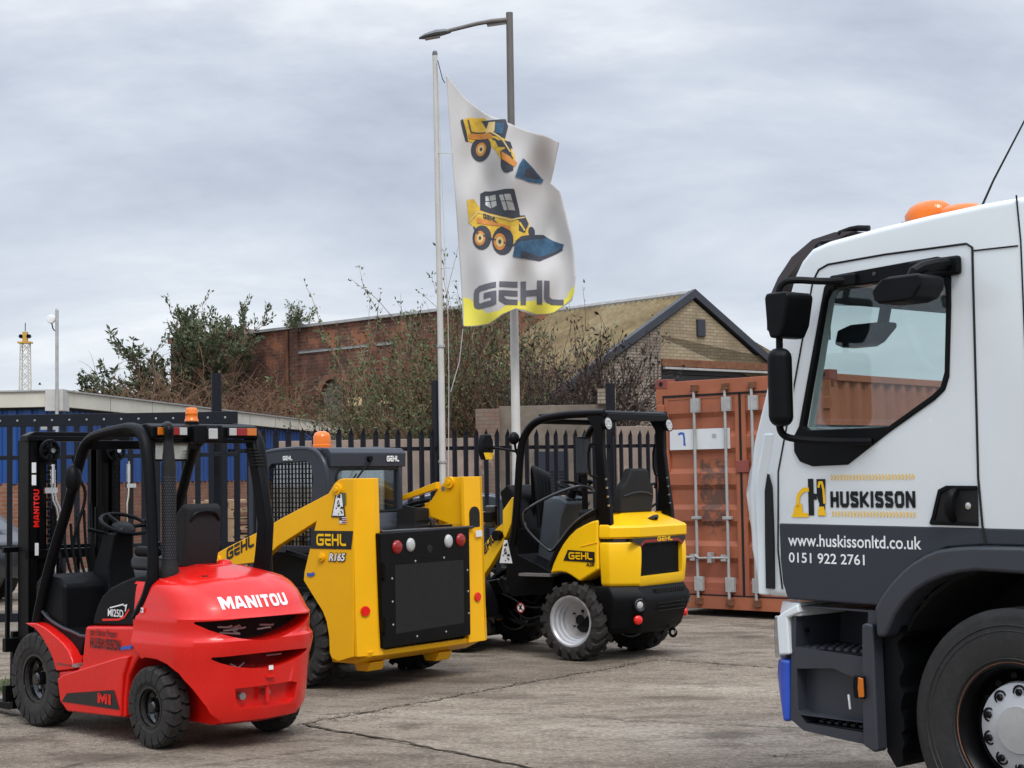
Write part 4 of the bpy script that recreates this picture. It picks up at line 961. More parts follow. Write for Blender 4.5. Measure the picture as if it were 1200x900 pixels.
    MB().box(1.0, 1.10, .40, .50, 1.26, 1.36).obj('front_lamp_bracket', 'black_paint', T, .01)
    MB().box(1.13, 1.22, .39, .43, 1.23, 1.36).obj('turn_signal', 'amber_dark', T, .01)
    MB().box(1.02, 1.14, .36, .43, 1.2, 1.42).obj('headlamp', 'black_gloss', T, .02)
    decal('warning_sticker', [[(0, 0), (.16, 0), (.10, .22), (.06, .22)]], 'white_decal', T, side(.93, .87, .462))
    random.seed(2); wm = []
    for k in range(26):
        z = random.uniform(.015, .18); hw = .06*(1-z/.24); x = .08+random.uniform(-hw, hw); a = random.uniform(.005, .014); wm.append([(x-a, z), (x+a*.6, z-.002), (x+a, z+.009), (x-a*.3, z+.013)])
    decal('warning_sticker', wm, 'decal_black', T, side(.93, .87, .465))
    ns = MB().lathe([(.001, 0), (.05, 0)], (0, 0, 0), 'y', 20); ns.obj('round_sign', 'white_decal', T, loc=(.70, .435, .45)); MB().lathe([(.04, .003), (.052, .003)], (0, 0, 0), 'y', 20).obj('round_sign_ring', 'red_lens', T, loc=(.70, .435, .45))
    decal('round_sign_mark', ribbon([(-.03, .03), (.03, -.03)], .012)+ribbon([(-.015, -.02), (.01, .03)], .016), 'decal_black', T, lambda a, b: (.70-a, .4375, .45+b))
    # lettering
    decal('name_plate', [[(0, 0), (.36, -.012), (.36, .085), (.055, .10)]], 'decal_black', T, side(.09, .914, .5545))
    decal('lettering', [[(x+.065, y+.012) for x, y in q] for q in logo(.27, .065, 0, .2)], 'yellow_bright', T, side(.09, .916, .557))
    text('lettering', 'AL230', 'decal_black', T, side(-.17, .868, .5545), .095, .034, .05, .2)
    decal('lettering', logo(.25, .042, 0, .22), 'yellow_bright', body, back(.075, 1.083, -.6325))
    # wheels
    ty = tyre_mb(.362, .26, .222, 18, 'lug', .024)
    rm = dish(.224, .115, [(.205, .10), (.20, .065), (.185, .055), (.182, .02), (.17, .012), (.168, -.03), (.14, -.045), (.001, -.045)], 5, .07, .011, -.04, None)
    hb_ = MB().lathe([(.048, -.04), (.048, -.03), (.04, -.025), (.001, -.025)], seg=16)
    for k in range(5):
        a = 2*math.pi*(k+.5)/5; hb_.cyl((.085*math.cos(a), -.05, .085*math.sin(a)), (.085*math.cos(a), -.036, .085*math.sin(a)), .017, seg=8)
    D = wheel_data('a', ty, rm, 'silver', (hb_, 'black_deep'))
    for x, st in ((0, 0), (1.44, 0)):
        for s in (1, -1): put_wheel(T, D, (x, s*.47, .362), s < 0, st)
    MB().box(-.08, .08, -.36, .36, .28, .44).obj('axle', 'black_paint', T); MB().box(1.36, 1.52, -.36, .36, .28, .44).obj('axle', 'black_paint', T)
    MB().prism([(1.85, .05), (2.4, .03), (2.4, .05), (1.9, .09), (1.82, .3), (1.85, .55), (1.80, .55), (1.77, .3)], -.65, .65).obj('bucket', 'black_paint', T)
    return T
wheel_loader()

# ================================================================== TIPPER LORRY
def lorry():
    T = thing('lorry', (3.1412533, 8.1443451, 0), 130, 'white and grey lorry with black mirrors and an amber roof beacon, at the right edge', 'lorry')
    cab = empty('cab', T)
    prof = [(-.95, 1.06), (-.95, 2.90), (-.4, 2.925), (.05, 2.92), (.35, 2.905), (.63, 2.885), (.95, 2.855), (1.06, 2.83), (1.13, 2.775), (1.18, 2.70), (1.23, 2.58), (1.31, 2.36), (1.39, 2.13), (1.485, 1.86), (1.53, 1.60), (1.52, 1.3), (1.48, 1.10), (1.42, 1.06), (.62, 1.06), (.66, 1.15), (.5, 1.28), (.3, 1.34), (-.3, 1.34), (-.6, 1.20), (-.72, 1.06)]
    shell = MB().prism(prof, -1.22, 1.22)
    inner = MB().prism([(-.85, 1.5), (-.85, 2.84), (.9, 2.82), (1.04, 2.76), (1.22, 2.36), (1.38, 1.95), (1.40, 1.25), (.7, 1.25), (.5, 1.5)], -1.14, 1.14)
    win = MB().prism([(1.13, 1.925), (.975, 2.575), (.95, 2.615), (.90, 2.632), (.30, 2.632), (.265, 2.61), (.255, 2.55), (.255, 2.45), (.275, 2.16), (.30, 2.09), (.345, 2.05), (.60, 1.905), (.66, 1.90), (1.10, 1.90)], -2, 2)
    wsn = MB().box(1.0, 2.2, -1.0, 1.0, 1.95, 2.68)
    me = baked(shell, [inner, win, wsn], .11, 5)
    link('cab_shell', me, 'white_paint', cab, 0, ang=28)
    gl = [(1.13, 1.925), (.975, 2.575), (.95, 2.615), (.90, 2.632), (.30, 2.632), (.265, 2.61), (.255, 2.55), (.255, 2.45), (.275, 2.16), (.30, 2.09), (.345, 2.05), (.60, 1.905), (.66, 1.90), (1.10, 1.90)]
    for s in (1, -1):
        MB().prism(gl, s*1.188, s*1.192).obj('side_window', 'cab_glass', cab, ang=0)
    gw = MB().add([(1.20, -1.0, 2.66), (1.20, 1.0, 2.66), (1.44, 1.0, 1.96), (1.44, -1.0, 1.96)], [(0, 1, 2, 3)]); gw.obj('windscreen', 'cab_glass', cab, ang=0)
    # black window surround, wider along the top and under the mirror arm
    sur_o = [(1.195, 1.88), (1.16, 1.93), (.975, 2.62), (.93, 2.675), (.30, 2.70), (.245, 2.685), (.228, 2.63), (.232, 2.46), (.255, 2.13), (.28, 2.07), (.34, 2.025), (.60, 1.885), (.86, 1.73), (1.08, 1.725), (1.16, 1.75), (1.195, 1.80)]
    sur_i = [(1.128, 1.928), (.968, 2.56), (.94, 2.60), (.88, 2.61), (.32, 2.62), (.275, 2.60), (.258, 2.54), (.258, 2.45), (.277, 2.155), (.302, 2.085), (.350, 2.050), (.604, 1.912), (.66, 1.908), (1.10, 1.908)]
    link('window_surround', baked(MB().prism(sur_o, 1.195, 1.232), [MB().prism(sur_i, 1.1, 1.3)]), 'black_plastic', cab, .006, 2)
    fb = MB()
    for x, z in ((.86, 2.645), (.66, 2.655)): fb.lathe([(.001, 1.238), (.01, 1.237), (.012, 1.23)], (x, 0, z), 'y', 10)
    fb.pieces('screw', 'grey_dark', cab)
    # seams, lower grey paint, door furniture
    lw = [(1.315, 1.44), (1.312, 1.25), (1.30, 1.13), (1.27, 1.05), (.70, 1.045), (.60, 1.15), (.46, 1.27), (.30, 1.335), (.10, 1.35), (-.9, 1.35), (-.9, 1.425), (.10, 1.432)]
    MB().prism(lw, 1.08, 1.2235).obj('lower_panel', 'cab_grey', cab, .012, 2)
    sm = MB()
    sm.tube([(.108, 1.2225, 2.72), (.112, 1.2225, 2.2), (.116, 1.2225, 1.66), (.10, 1.226, 1.44), (.085, 1.226, 1.355)], .0055, 6); sm.tube([(.108, 1.221, 2.72), (.14, 1.221, 2.742), (.6, 1.221, 2.745), (.95, 1.221, 2.735), (1.01, 1.221, 2.715), (1.05, 1.221, 2.66)], .0055, 6)
    sm.tube([(1.05, 1.221, 2.66), (1.20, 1.2215, 2.1), (1.31, 1.2215, 1.70), (1.322, 1.2245, 1.30), (1.30, 1.2245, 1.1)], .0045, 6)
    sm.tube([(-.13, 1.221, 2.93), (-.145, 1.221, 2.72), (-.155, 1.221, 1.44)], .004, 6); sm.tube([(.10, 1.2215, 2.705), (-.13, 1.2215, 2.70)], .004, 6)
    sm.obj('panel_seam', 'black_deep', cab)
    MB().box(-.50, -.165, 1.20, 1.225, 1.9, 2.70).obj('rear_vent', 'black_plastic', cab, .02)
    hp = MB().prism([(.36, 1.475), (.385, 1.44), (.12, 1.437), (.12, 1.62), (.28, 1.622), (.33, 1.60)], 1.222, 1.2275); hdl = hp.obj('door_handle_recess', 'black_deep', cab, .003)
    MB().prism([(.37, 1.478), (.385, 1.445), (.12, 1.44), (.12, 1.455), (.355, 1.46), (.345, 1.49), (.315, 1.59), (.28, 1.605), (.12, 1.605), (.12, 1.622), (.285, 1.624), (.33, 1.605)], 1.224, 1.236).obj('recess_rim', 'black_plastic', hdl, .003)
    MB().tube([(.235, 1.23, 1.60), (.24, 1.262, 1.58), (.25, 1.264, 1.50), (.252, 1.23, 1.465)], [.018, .026, .026, .018], 8, 1).obj('door_handle', 'black_plastic', cab)
    MB().lathe([(.001, 1.232), (.016, 1.231), (.017, 1.226)], (.17, 0, 1.53), 'y', 12).obj('door_lock', 'chrome', cab)
    # clearance lamp, beacon, aerial, visor
    mk = MB().prism([(1.10, 2.825), (1.08, 2.86), (1.04, 2.875), (.96, 2.87), (.93, 2.855), (.95, 2.82), (1.0, 2.805), (1.08, 2.805)], 1.10, 1.165); mk.obj('marker_lamp', 'black_plastic', cab, .012, 3)
    MB().lathe([(.001, 1.15), (.012, 1.149), (.013, 1.14)], (1.045, .02, 2.842), 'y', 12).obj('marker_lens', 'grey_dark', cab)
    bb = empty('beacon', T, (.50, .92, 2.915))
    MB().rings([[(x, y*w_, z) for x, y in ((-.26, -1), (.16, -1), (.20, 0), (.16, 1), (-.26, 1), (-.30, 0))] for z, w_ in ((-.02, .10), (.015, .095))]).obj('beacon_base', 'black_plastic', bb, .01)
    MB().rings([[(cx+rx*math.cos(R_(a)), ry*math.sin(R_(a)), z) for a in range(0, 360, 15)] for z, rx, ry, cx in ((.01, .12, .09, .06), (.05, .125, .09, .06), (.085, .105, .08, .05), (.105, .07, .06, .04), (.112, .02, .02, .03))]).obj('beacon_lens', 'amber', bb, ang=60)
    MB().rings([[(-.13+rx*math.cos(R_(a)), ry*math.sin(R_(a)), z) for a in range(0, 360, 15)] for z, rx, ry in ((.01, .14, .08), (.04, .13, .08), (.065, .09, .06), (.07, .02, .02))]).obj('beacon_lens', 'amber', bb, ang=60)
    MB().tube([(.225, 1.0, 2.90), (.13, 1.0, 3.06), (-.05, 1.0, 3.32), (-.25, 1.0, 3.62)], [.006, .005, .004, .003], 6).obj('aerial', 'black_deep', T)
    vi = MB(); rs = []
    for k in range(11):
        y = 1.10-2.2*k/10.; e = 1-(abs(y)/1.1)**3*.22
        rs.append([(.88, y, 2.905), (1.0, y, 2.915), (1.10+.06*e, y, 2.895), (1.17+.15*e, y, 2.82), (1.22+.21*e, y, 2.72), (1.27+.22*e, y, 2.63), (1.25+.2*e, y, 2.62), (1.17+.2*e, y, 2.71), (1.11+.14*e, y, 2.80), (1.06+.05*e, y, 2.86), (.98, y, 2.88)])
    vi.rings(rs); vi.obj('sun_visor', 'visor', cab, 0, ang=45)
    MB().tube([(.98, 1.09, 2.905), (.90, 1.07, 2.925), (.82, 1.05, 2.915)], .016, 8, 1).obj('visor_bracket', 'black_plastic', cab)
    MB().tube([(.62, .95, 2.905), (.66, .95, 2.925), (.70, .95, 2.905)], .012, 8, 1).obj('roof_bracket', 'black_plastic', cab)
    # mirrors
    MB().tube([(.80, 1.23, 2.640), (.92, 1.30, 2.640), (1.03, 1.42, 2.655), (1.07, 1.45, 2.63), (1.082, 1.45, 2.57), (1.085, 1.45, 2.28)], .018, 10, 2).obj('mirror_arm', 'black_plastic', T)
    MB().box(.76, .90, 1.225, 1.26, 2.61, 2.67).obj('mirror_bracket', 'black_plastic', T, .01)
    MB().tube([(.70, 1.235, 1.84), (.90, 1.34, 1.845), (1.04, 1.44, 1.862), (1.09, 1.45, 1.89), (1.10, 1.45, 1.95)], .018, 10, 2).obj('mirror_arm', 'black_plastic', T)
    m1 = empty('main_mirror', T)
    def shell_(x0, x1, y0, y1, z0, z1, mat, par, bv=.04, nm='mirror_shell'): return MB().box(x0, x1, y0, y1, z0, z1).obj(nm, mat, par, bv, 4)
    m1.location = (1.085, 1.45, 0); m1.rotation_euler = (0, 0, R_(40))
    shell_(-.06, .06, -.125, .125, 1.925, 2.31, 'black_plastic', m1, .05)
    MB().box(-.064, -.06, -.10, .10, 1.96, 2.28).obj('mirror_glass', 'mirror_face', m1)
    m2 = empty('wide_mirror', T)
    MB().rings([[(x0, 1.33, z), (x1, 1.34, z), (x1, 1.53, z), (x0, 1.53, z)] for z, x0, x1 in ((2.36, 1.02, 1.08), (2.42, .985, 1.10), (2.56, .955, 1.11), (2.585, .97, 1.10))]).obj('mirror_shell', 'black_plastic', m2, .025, 3)
    shell_(1.09, 1.125, 1.36, 1.50, 2.40, 2.56, 'black_plastic', m2, .01, 'mirror_mount')
    m3 = empty('kerb_mirror', T)
    MB().rings([[(x, y, z) for x, y in ((a, 1.36), (b, 1.36), (b, 1.55), (a, 1.55))] for z, a, b in ((2.468, .26, .40), (2.485, .20, .43), (2.53, .165, .44), (2.575, .165, .39), (2.588, .19, .34))]).obj('mirror_shell', 'black_plastic', m3, .03, 3)
    MB().tube([(.22, 1.23, 2.655), (.23, 1.32, 2.65), (.26, 1.45, 2.62), (.28, 1.46, 2.57)], .03, 10, 1).obj('mirror_arm', 'black_plastic', m3)
    MB().box(.16, .44, 1.225, 1.262, 2.60, 2.69).obj('mirror_bracket', 'black_plastic', m3, .015)
    m4 = empty('front_mirror', T, (.60, -1.45, 0)) 
    MB().rings([[(1.30+a, .78, 2.40+b), (1.34+a, .78, 2.40+b), (1.34+a, .98, 2.40+b), (1.30+a, .98, 2.40+b)] for a, b in ((0, 0), (0, .1))]).obj('tax_disc', 'cab_grey', cab)
    MB().rings([[(x, y, z) for x, y in ((a, -1.36), (b, -1.36), (b, -1.58), (a, -1.58))] for z, a, b in ((2.02, -.40, -.30), (2.05, -.42, -.27), (2.33, -.42, -.27), (2.36, -.40, -.30))]).obj('mirror_shell', 'black_plastic', m4, .03, 3).location = (.95, 1.45, .0)
    im = MB().rings([[(x, y, z) for x, y in ((a, .80), (b, .80), (b, .92), (a, .92))] for z, a, b in ((2.34, .98, 1.12), (2.36, .93, 1.17), (2.43, .85, 1.15), (2.455, .85, 1.06))]); im.obj('interior_mirror', 'cab_grey', cab, .02, 3)
    MB().tube([(.90, .86, 2.44), (.86, .86, 2.60), (.86, .86, 2.8)], .03, 8).obj('interior_mirror_stem', 'black_plastic', cab)
    # interior
    MB().prism([(1.42, 1.35), (1.40, 1.86), (1.20, 1.93), (1.0, 1.90), (.95, 1.80), (1.02, 1.35)], -1.12, 1.12).obj('dashboard', 'cab_grey', cab, .03)
    sw = MB(); TORUS(sw, (0, 0, 0), .22, .016, 'z'); sw.tube([(0, 0, 0), (.2, 0, -.25)], .03, 8); sw.obj('steering_wheel', 'black_plastic', cab, loc=(.88, -.62, 1.98)).rotation_euler = (0, R_(-30), 0)
    for y in (-.6, .62):
        MB().box(.0, .50, y-.24, y+.24, 1.45, 1.62).obj('seat_cushion', 'fabric', cab, .05, 4)
        MB().prism([(-.1, 1.6), (.08, 1.6), (-.02, 2.2), (-.14, 2.2)], y-.24, y+.24).obj('seat_back', 'fabric', cab, .05, 4)
    MB().box(-.7, .9, -1.12, 1.12, 1.34, 1.42).obj('cab_floor', 'black_deep', cab)
    MB().box(.30, 1.05, 1.142, 1.185, 1.45, 1.90).obj('door_card', 'cab_grey', cab, .01)
    # corner air deflector
    dl = []
    for z, xo, yo, xi in ((1.065, 1.515, 1.05, 1.40), (1.12, 1.56, 1.08, 1.40), (1.25, 1.60, 1.10, 1.395), (1.40, 1.635, 1.12, 1.395), (1.58, 1.665, 1.12, 1.395), (1.70, 1.645, 1.10, 1.38), (1.80, 1.585, 1.10, 1.35), (1.90, 1.51, 1.10, 1.33)):
        xo -= .055*min(1, (1.95-z)/.3)
        dl.append([(xi, 1.222, z), (xi+.06, 1.232, z), (xo-.03, yo+.05, z), (xo, yo, z), (xo-.03, yo-.10, z), (xi, yo-.14, z)])
    MB().rings(dl).obj('air_deflector', 'white_paint', cab, .01, 2)
    sp_ = []
    for z, x in ((1.12, 1.376), (1.3, 1.374), (1.6, 1.372), (1.665, 1.368), (1.69, 1.36)): sp_.append((x, z))
    MB().prism([(1.40, 1.10), (1.398, 1.35), (1.392, 1.60), (1.372, 1.69), (1.35, 1.62), (1.345, 1.35), (1.35, 1.10)], 1.2, 1.237).obj('deflector_slot', 'black_deep', cab)
    # headlamp corner, bumper, steps
    def corner(pts, mat, nm, bv=.01, par=T, ang=35):
        return MB().rings(pts).obj(nm, mat, par, bv, 3, ang)
    def crn(z, xo, xi, yo=1.20):
        return [(xi, yo+.01, z), (xi+.04, yo+.012, z), (xo-.05, yo-.03, z), (xo, yo-.12, z), (xo+.015, yo-.4, z), (xo+.015, -1.1, z), (xi, -1.1, z)]
    corner([crn(.745, 1.43, 1.335), crn(.90, 1.44, 1.338), crn(.96, 1.43, 1.33)], 'clear_lens', 'headlamp_lens')
    corner([[(x-.012, y-.02, z) for x, y, z in r] for r in (crn(.75, 1.43, 1.335), crn(.95, 1.43, 1.335))], 'galv', 'headlamp_reflector')
    MB().prism([(1.335, .762), (1.345, .955), (1.30, .985), (1.20, 1.03), (1.19, .985), (1.27, .955), (1.262, .77)], 1.14, 1.228).obj('headlamp_trim', 'white_paint', T, .012, 3)
    corner([crn(.965, 1.42, 1.2), crn(1.035, 1.40, 1.2)], 'white_paint', 'bumper_top')
    corner([crn(.425, 1.385, 1.29, 1.21), crn(.50, 1.415, 1.285, 1.21), crn(.66, 1.435, 1.28, 1.21), crn(.742, 1.425, 1.277, 1.21)], 'blue_bumper', 'bumper_corner', .02)
    st = [(1.245, 1.03), (1.262, .80), (1.278, .76), (1.295, .43), (1.2, .385), (.92, .365), (.715, .352), (.712, .50), (.722, .955), (.765, .962), (.79, .80)]
    stp = MB().prism([(1.255, 1.02), (1.268, .77), (1.285, .44), (1.2, .392), (.92, .372), (.73, .362), (.73, 1.02)], .62, 1.205)
    cuts = [MB().prism([(1.225, 1.015), (1.238, .81), (.795, .79), (.775, 1.01)], .85, 1.4), MB().prism([(1.235, .70), (1.23, .49), (1.2, .475), (.795, .475), (.785, .66), (1.0, .72)], 1.13, 1.4), MB().prism([(1.22, .468), (1.19, .43), (.80, .422), (.79, .47)], 1.0, 1.4)]
    link('step_housing', baked(stp, cuts), 'grey_dark', T, .012, 3)
    for z, x0, x1, y0, y1 in ((.798, .80, 1.23, .90, 1.20), (.428, .80, 1.19, 1.02, 1.20)):
        so_ = MB().box(x0, x1, y0, y1, z-.006, z+.006).obj('step_tread', 'black_plastic', T, .004)
        tt = MB()
        for i in range(int((x1-x0)/.05)):
            for j in range(int((y1-y0)/.045)):
                x = x0+.02+i*.05+(.02 if j % 2 else 0); y = y0+.02+j*.045; tt.box(x, x+.026, y, y+.018, z+.006, z+.016)
        tt.obj('tread_studs', 'grey_dark', so_, ang=0)
    MB().prism([(.79, .95), (.765, .962), (.722, .955), (.712, .352), (.735, .34), (.80, .37), (.80, .60)], 1.16, 1.245).obj('step_edge', 'grey_dark', T, .014, 3)
    MB().rings([[(x+.80, 1.245+o, z+.65) for x, z in ((-.03, -.055), (.03, -.055), (.036, 0), (.03, .055), (-.03, .055), (-.036, 0))] for o in (0, .02)]).obj('side_marker_housing', 'black_plastic', T, .006)
    MB().prism([(.765, .605), (.795, .60), (.80, .65), (.795, .70), (.768, .695)], 1.262, 1.275).obj('side_marker_lens', 'amber_dark', T, .005)
    MB().tube([(.905, 1.21, .60), (.895, 1.212, .53)], .006, 6).obj('scratch', 'white_decal', T)
    MB().box(1.205, 1.22, 1.13, 1.15, .88, .90).obj('screw', 'black_paint', T)
    # wheel arch
    ao = [(.700, 1.035), (.655, 1.10), (.60, 1.16), (.53, 1.222), (.467, 1.265), (.40, 1.30), (.331, 1.326), (.24, 1.340), (.145, 1.347), (-.121, 1.35), (-.45, 1.28), (-.66, 1.08), (-.72, .85)]
    ai = [(-.62, .85), (-.56, 1.02), (-.40, 1.17), (-.116, 1.228), (.113, 1.234), (.21, 1.222), (.298, 1.201), (.38, 1.17), (.452, 1.131), (.52, 1.075), (.574, 1.012), (.61, .95), (.638, .90), (.69, .898)]
    MB().prism(ao+ai, 1.10, 1.262).obj('wheel_arch', 'grey_dark', T, .02, 4)
    liner = MB(); rs = []
    for k in range(15):
        a = R_(5+k*12.1); rs.append([(.05+.68*math.cos(a), 1.12, .50+.74*math.sin(a)), (.05+.68*math.cos(a), .55, .50+.74*math.sin(a)), (.05+.70*math.cos(a), .55, .50+.76*math.sin(a)), (.05+.70*math.cos(a), 1.12, .50+.76*math.sin(a))])
    liner.rings(rs); liner.obj('arch_liner', 'black_deep', T)
    fl = MB(); random.seed(4); pf = [(.712, .96)]
    z = .95
    while z > .36: pf.append((.60+random.uniform(-.015, .03)+(.5-z)*-.02, z)); z -= random.uniform(.02, .05)
    pf += [(.62, .30), (.66, .27), (.712, .34)]
    fl.prism(pf, .70, 1.17); fl.obj('splash_guard', 'black_plastic', T)
    MB().box(-7.0, 1.2, .30, .42, .70, .95).obj('chassis_rail', 'black_paint', T); MB().box(-7.0, 1.2, -.42, -.30, .70, .95).obj('chassis_rail', 'black_paint', T)
    MB().box(-.1, .1, -.95, .95, .42, .58).obj('axle', 'black_paint', T, .02)
    MB().box(-.6, .9, -.5, .5, .6, 1.3).obj('engine', 'black_deep', T)
    tb = MB().prism([(-1.15, 1.15), (-1.15, 2.7), (-.9, 2.95), (-.9, 2.98), (-1.25, 2.98), (-6.8, 2.5), (-7.0, 1.15)], -1.2, 1.2); tb.obj('tipper_body', 'grey_dark', T, .02)
    # wheels
    ty = tyre_mb(.545, .30, .285, 0, 'rib', .012)
    rm = MB(); rm.lathe([(.285, -.13), (.30, -.12), (.275, -.09), (.272, .09), (.285, .12), (.305, .135), (.303, .145), (.292, .147), (.28, .13), (.268, .10), (.262, .04), (.24, .02), (.225, .045), (.20, .06), (.001, .06)], seg=48)
    hb = MB(); hb.lathe([(.212, .055), (.215, .075), (.208, .095), (.14, .112), (.11, .118), (.105, .126), (.001, .128)], seg=48)
    D = wheel_data('t', ty, rm, 'black_paint', None, 'rubber_truck')
    def tw(loc, flip):
        wv = put_wheel(T, D, loc, flip)
        h = hb.obj('hub_cover', 'silver', wv)
        nb = MB()
        for k in range(10):
            a = 2*math.pi*(k+.5)/10; cx, cz = .1675*math.cos(a), .1675*math.sin(a)
            nb.lathe([(.033, .098), (.034, .106), (.026, .108), (.024, .09), (.001, .09)], (cx, 0, cz), 'y', 14)
            nb.lathe([(.017, .09), (.017, .115), (.012, .12), (.001, .12)], (cx, 0, cz), 'y', 6)
        nb.pieces('wheel_nut', 'black_paint', h)
        ho = MB()
        for k in range(16):
            a = 2*math.pi*(k+.25)/16; ho.lathe([(.017, .047), (.001, .048)], (.240*math.cos(a), -.012, .240*math.sin(a)), 'y', 12)
        ho.pieces('rim_hole', 'black_deep', wv)
        MB().lathe([(.301, .1455), (.3045, .1485), (.307, .144)], (0, 0, 0), 'y', 48).obj('rim_edge', 'rust', wv)
        MB().lathe([(.001, .1285), (.104, .1270)], (0, 0, 0), 'y', 32).obj('hub_cap', 'galv', h)
        return wv
    tw((-.03, 1.07, .525), False); tw((-.03, -1.07, .525), True)
    for x in (-4.2, -5.55):
        for s in (1, -1): put_wheel(T, D, (x, s*1.05, .525), s < 0)
    # signwriting
    fy = 1.2265
    u_ = lambda x, z, y=1.2215: side(x, z, y, .002)
    decal('lettering', block('HUSKISSON', .51, .080, .29), 'black_deep', cab, side(.975, 1.519, 1.2215, .002))
    zz = []
    for k in range(26):
        x = .005+k*.0195
        for z0 in (.135, -.045): zz += [[(x, z0), (x+.007, z0), (x+.016, z0+.013), (x+.009, z0+.013)], [(x+.009, z0+.013), (x+.016, z0+.013), (x+.007, z0+.027), (x, z0+.027)]]
    decal('tread_mark', zz, 'yellow_bright', cab, side(.975, 1.519, 1.2215, .002))
    decal('logo_mark', [[(0, 0), (.035, 0), (.035, .185), (0, .185)], [(.035, .08), (.055, .08), (.055, .11), (.035, .11)]], 'black_deep', cab, side(1.115, 1.478, 1.2215, .002))
    decal('logo_mark', [[(.06, 0), (.10, 0), (.105, .03), (.112, .17), (.112, .185), (.055, .185), (.055, .10), (.07, .06)]], 'black_deep', cab, side(1.115, 1.476, 1.2215, .002))
    decal('logo_mark', [[(0, 0), (.115, 0), (.105, .022), (.012, .022)], [(.015, .022), (.075, .022), (.07, .07), (.02, .055)]]+ribbon([(.04, .05), (.05, .11), (.08, .138), (.118, .14)], .022), 'yellow_bright', cab, side(1.228, 1.469, 1.2215, .0022))
    decal('logo_mark', ribbon([(.068, .14), (.075, .165), (.09, .165), (.10, .13), (.104, .06)], .014)+[[(.06, .02), (.07, .045), (.10, .045), (.112, .0), (.062, .0)]], 'yellow_bright', cab, side(1.115, 1.478, 1.2215, .0035))
    text('lettering', 'www.huskissonltd.co.uk', 'white_decal', cab, side(1.252, 1.322, 1.2235, .002), .815, .062, .012)
    text('lettering', '0151 922 2761', 'white_decal', cab, side(1.250, 1.238, 1.2235, .002), .478, .052, .012)
    return T
lorry()

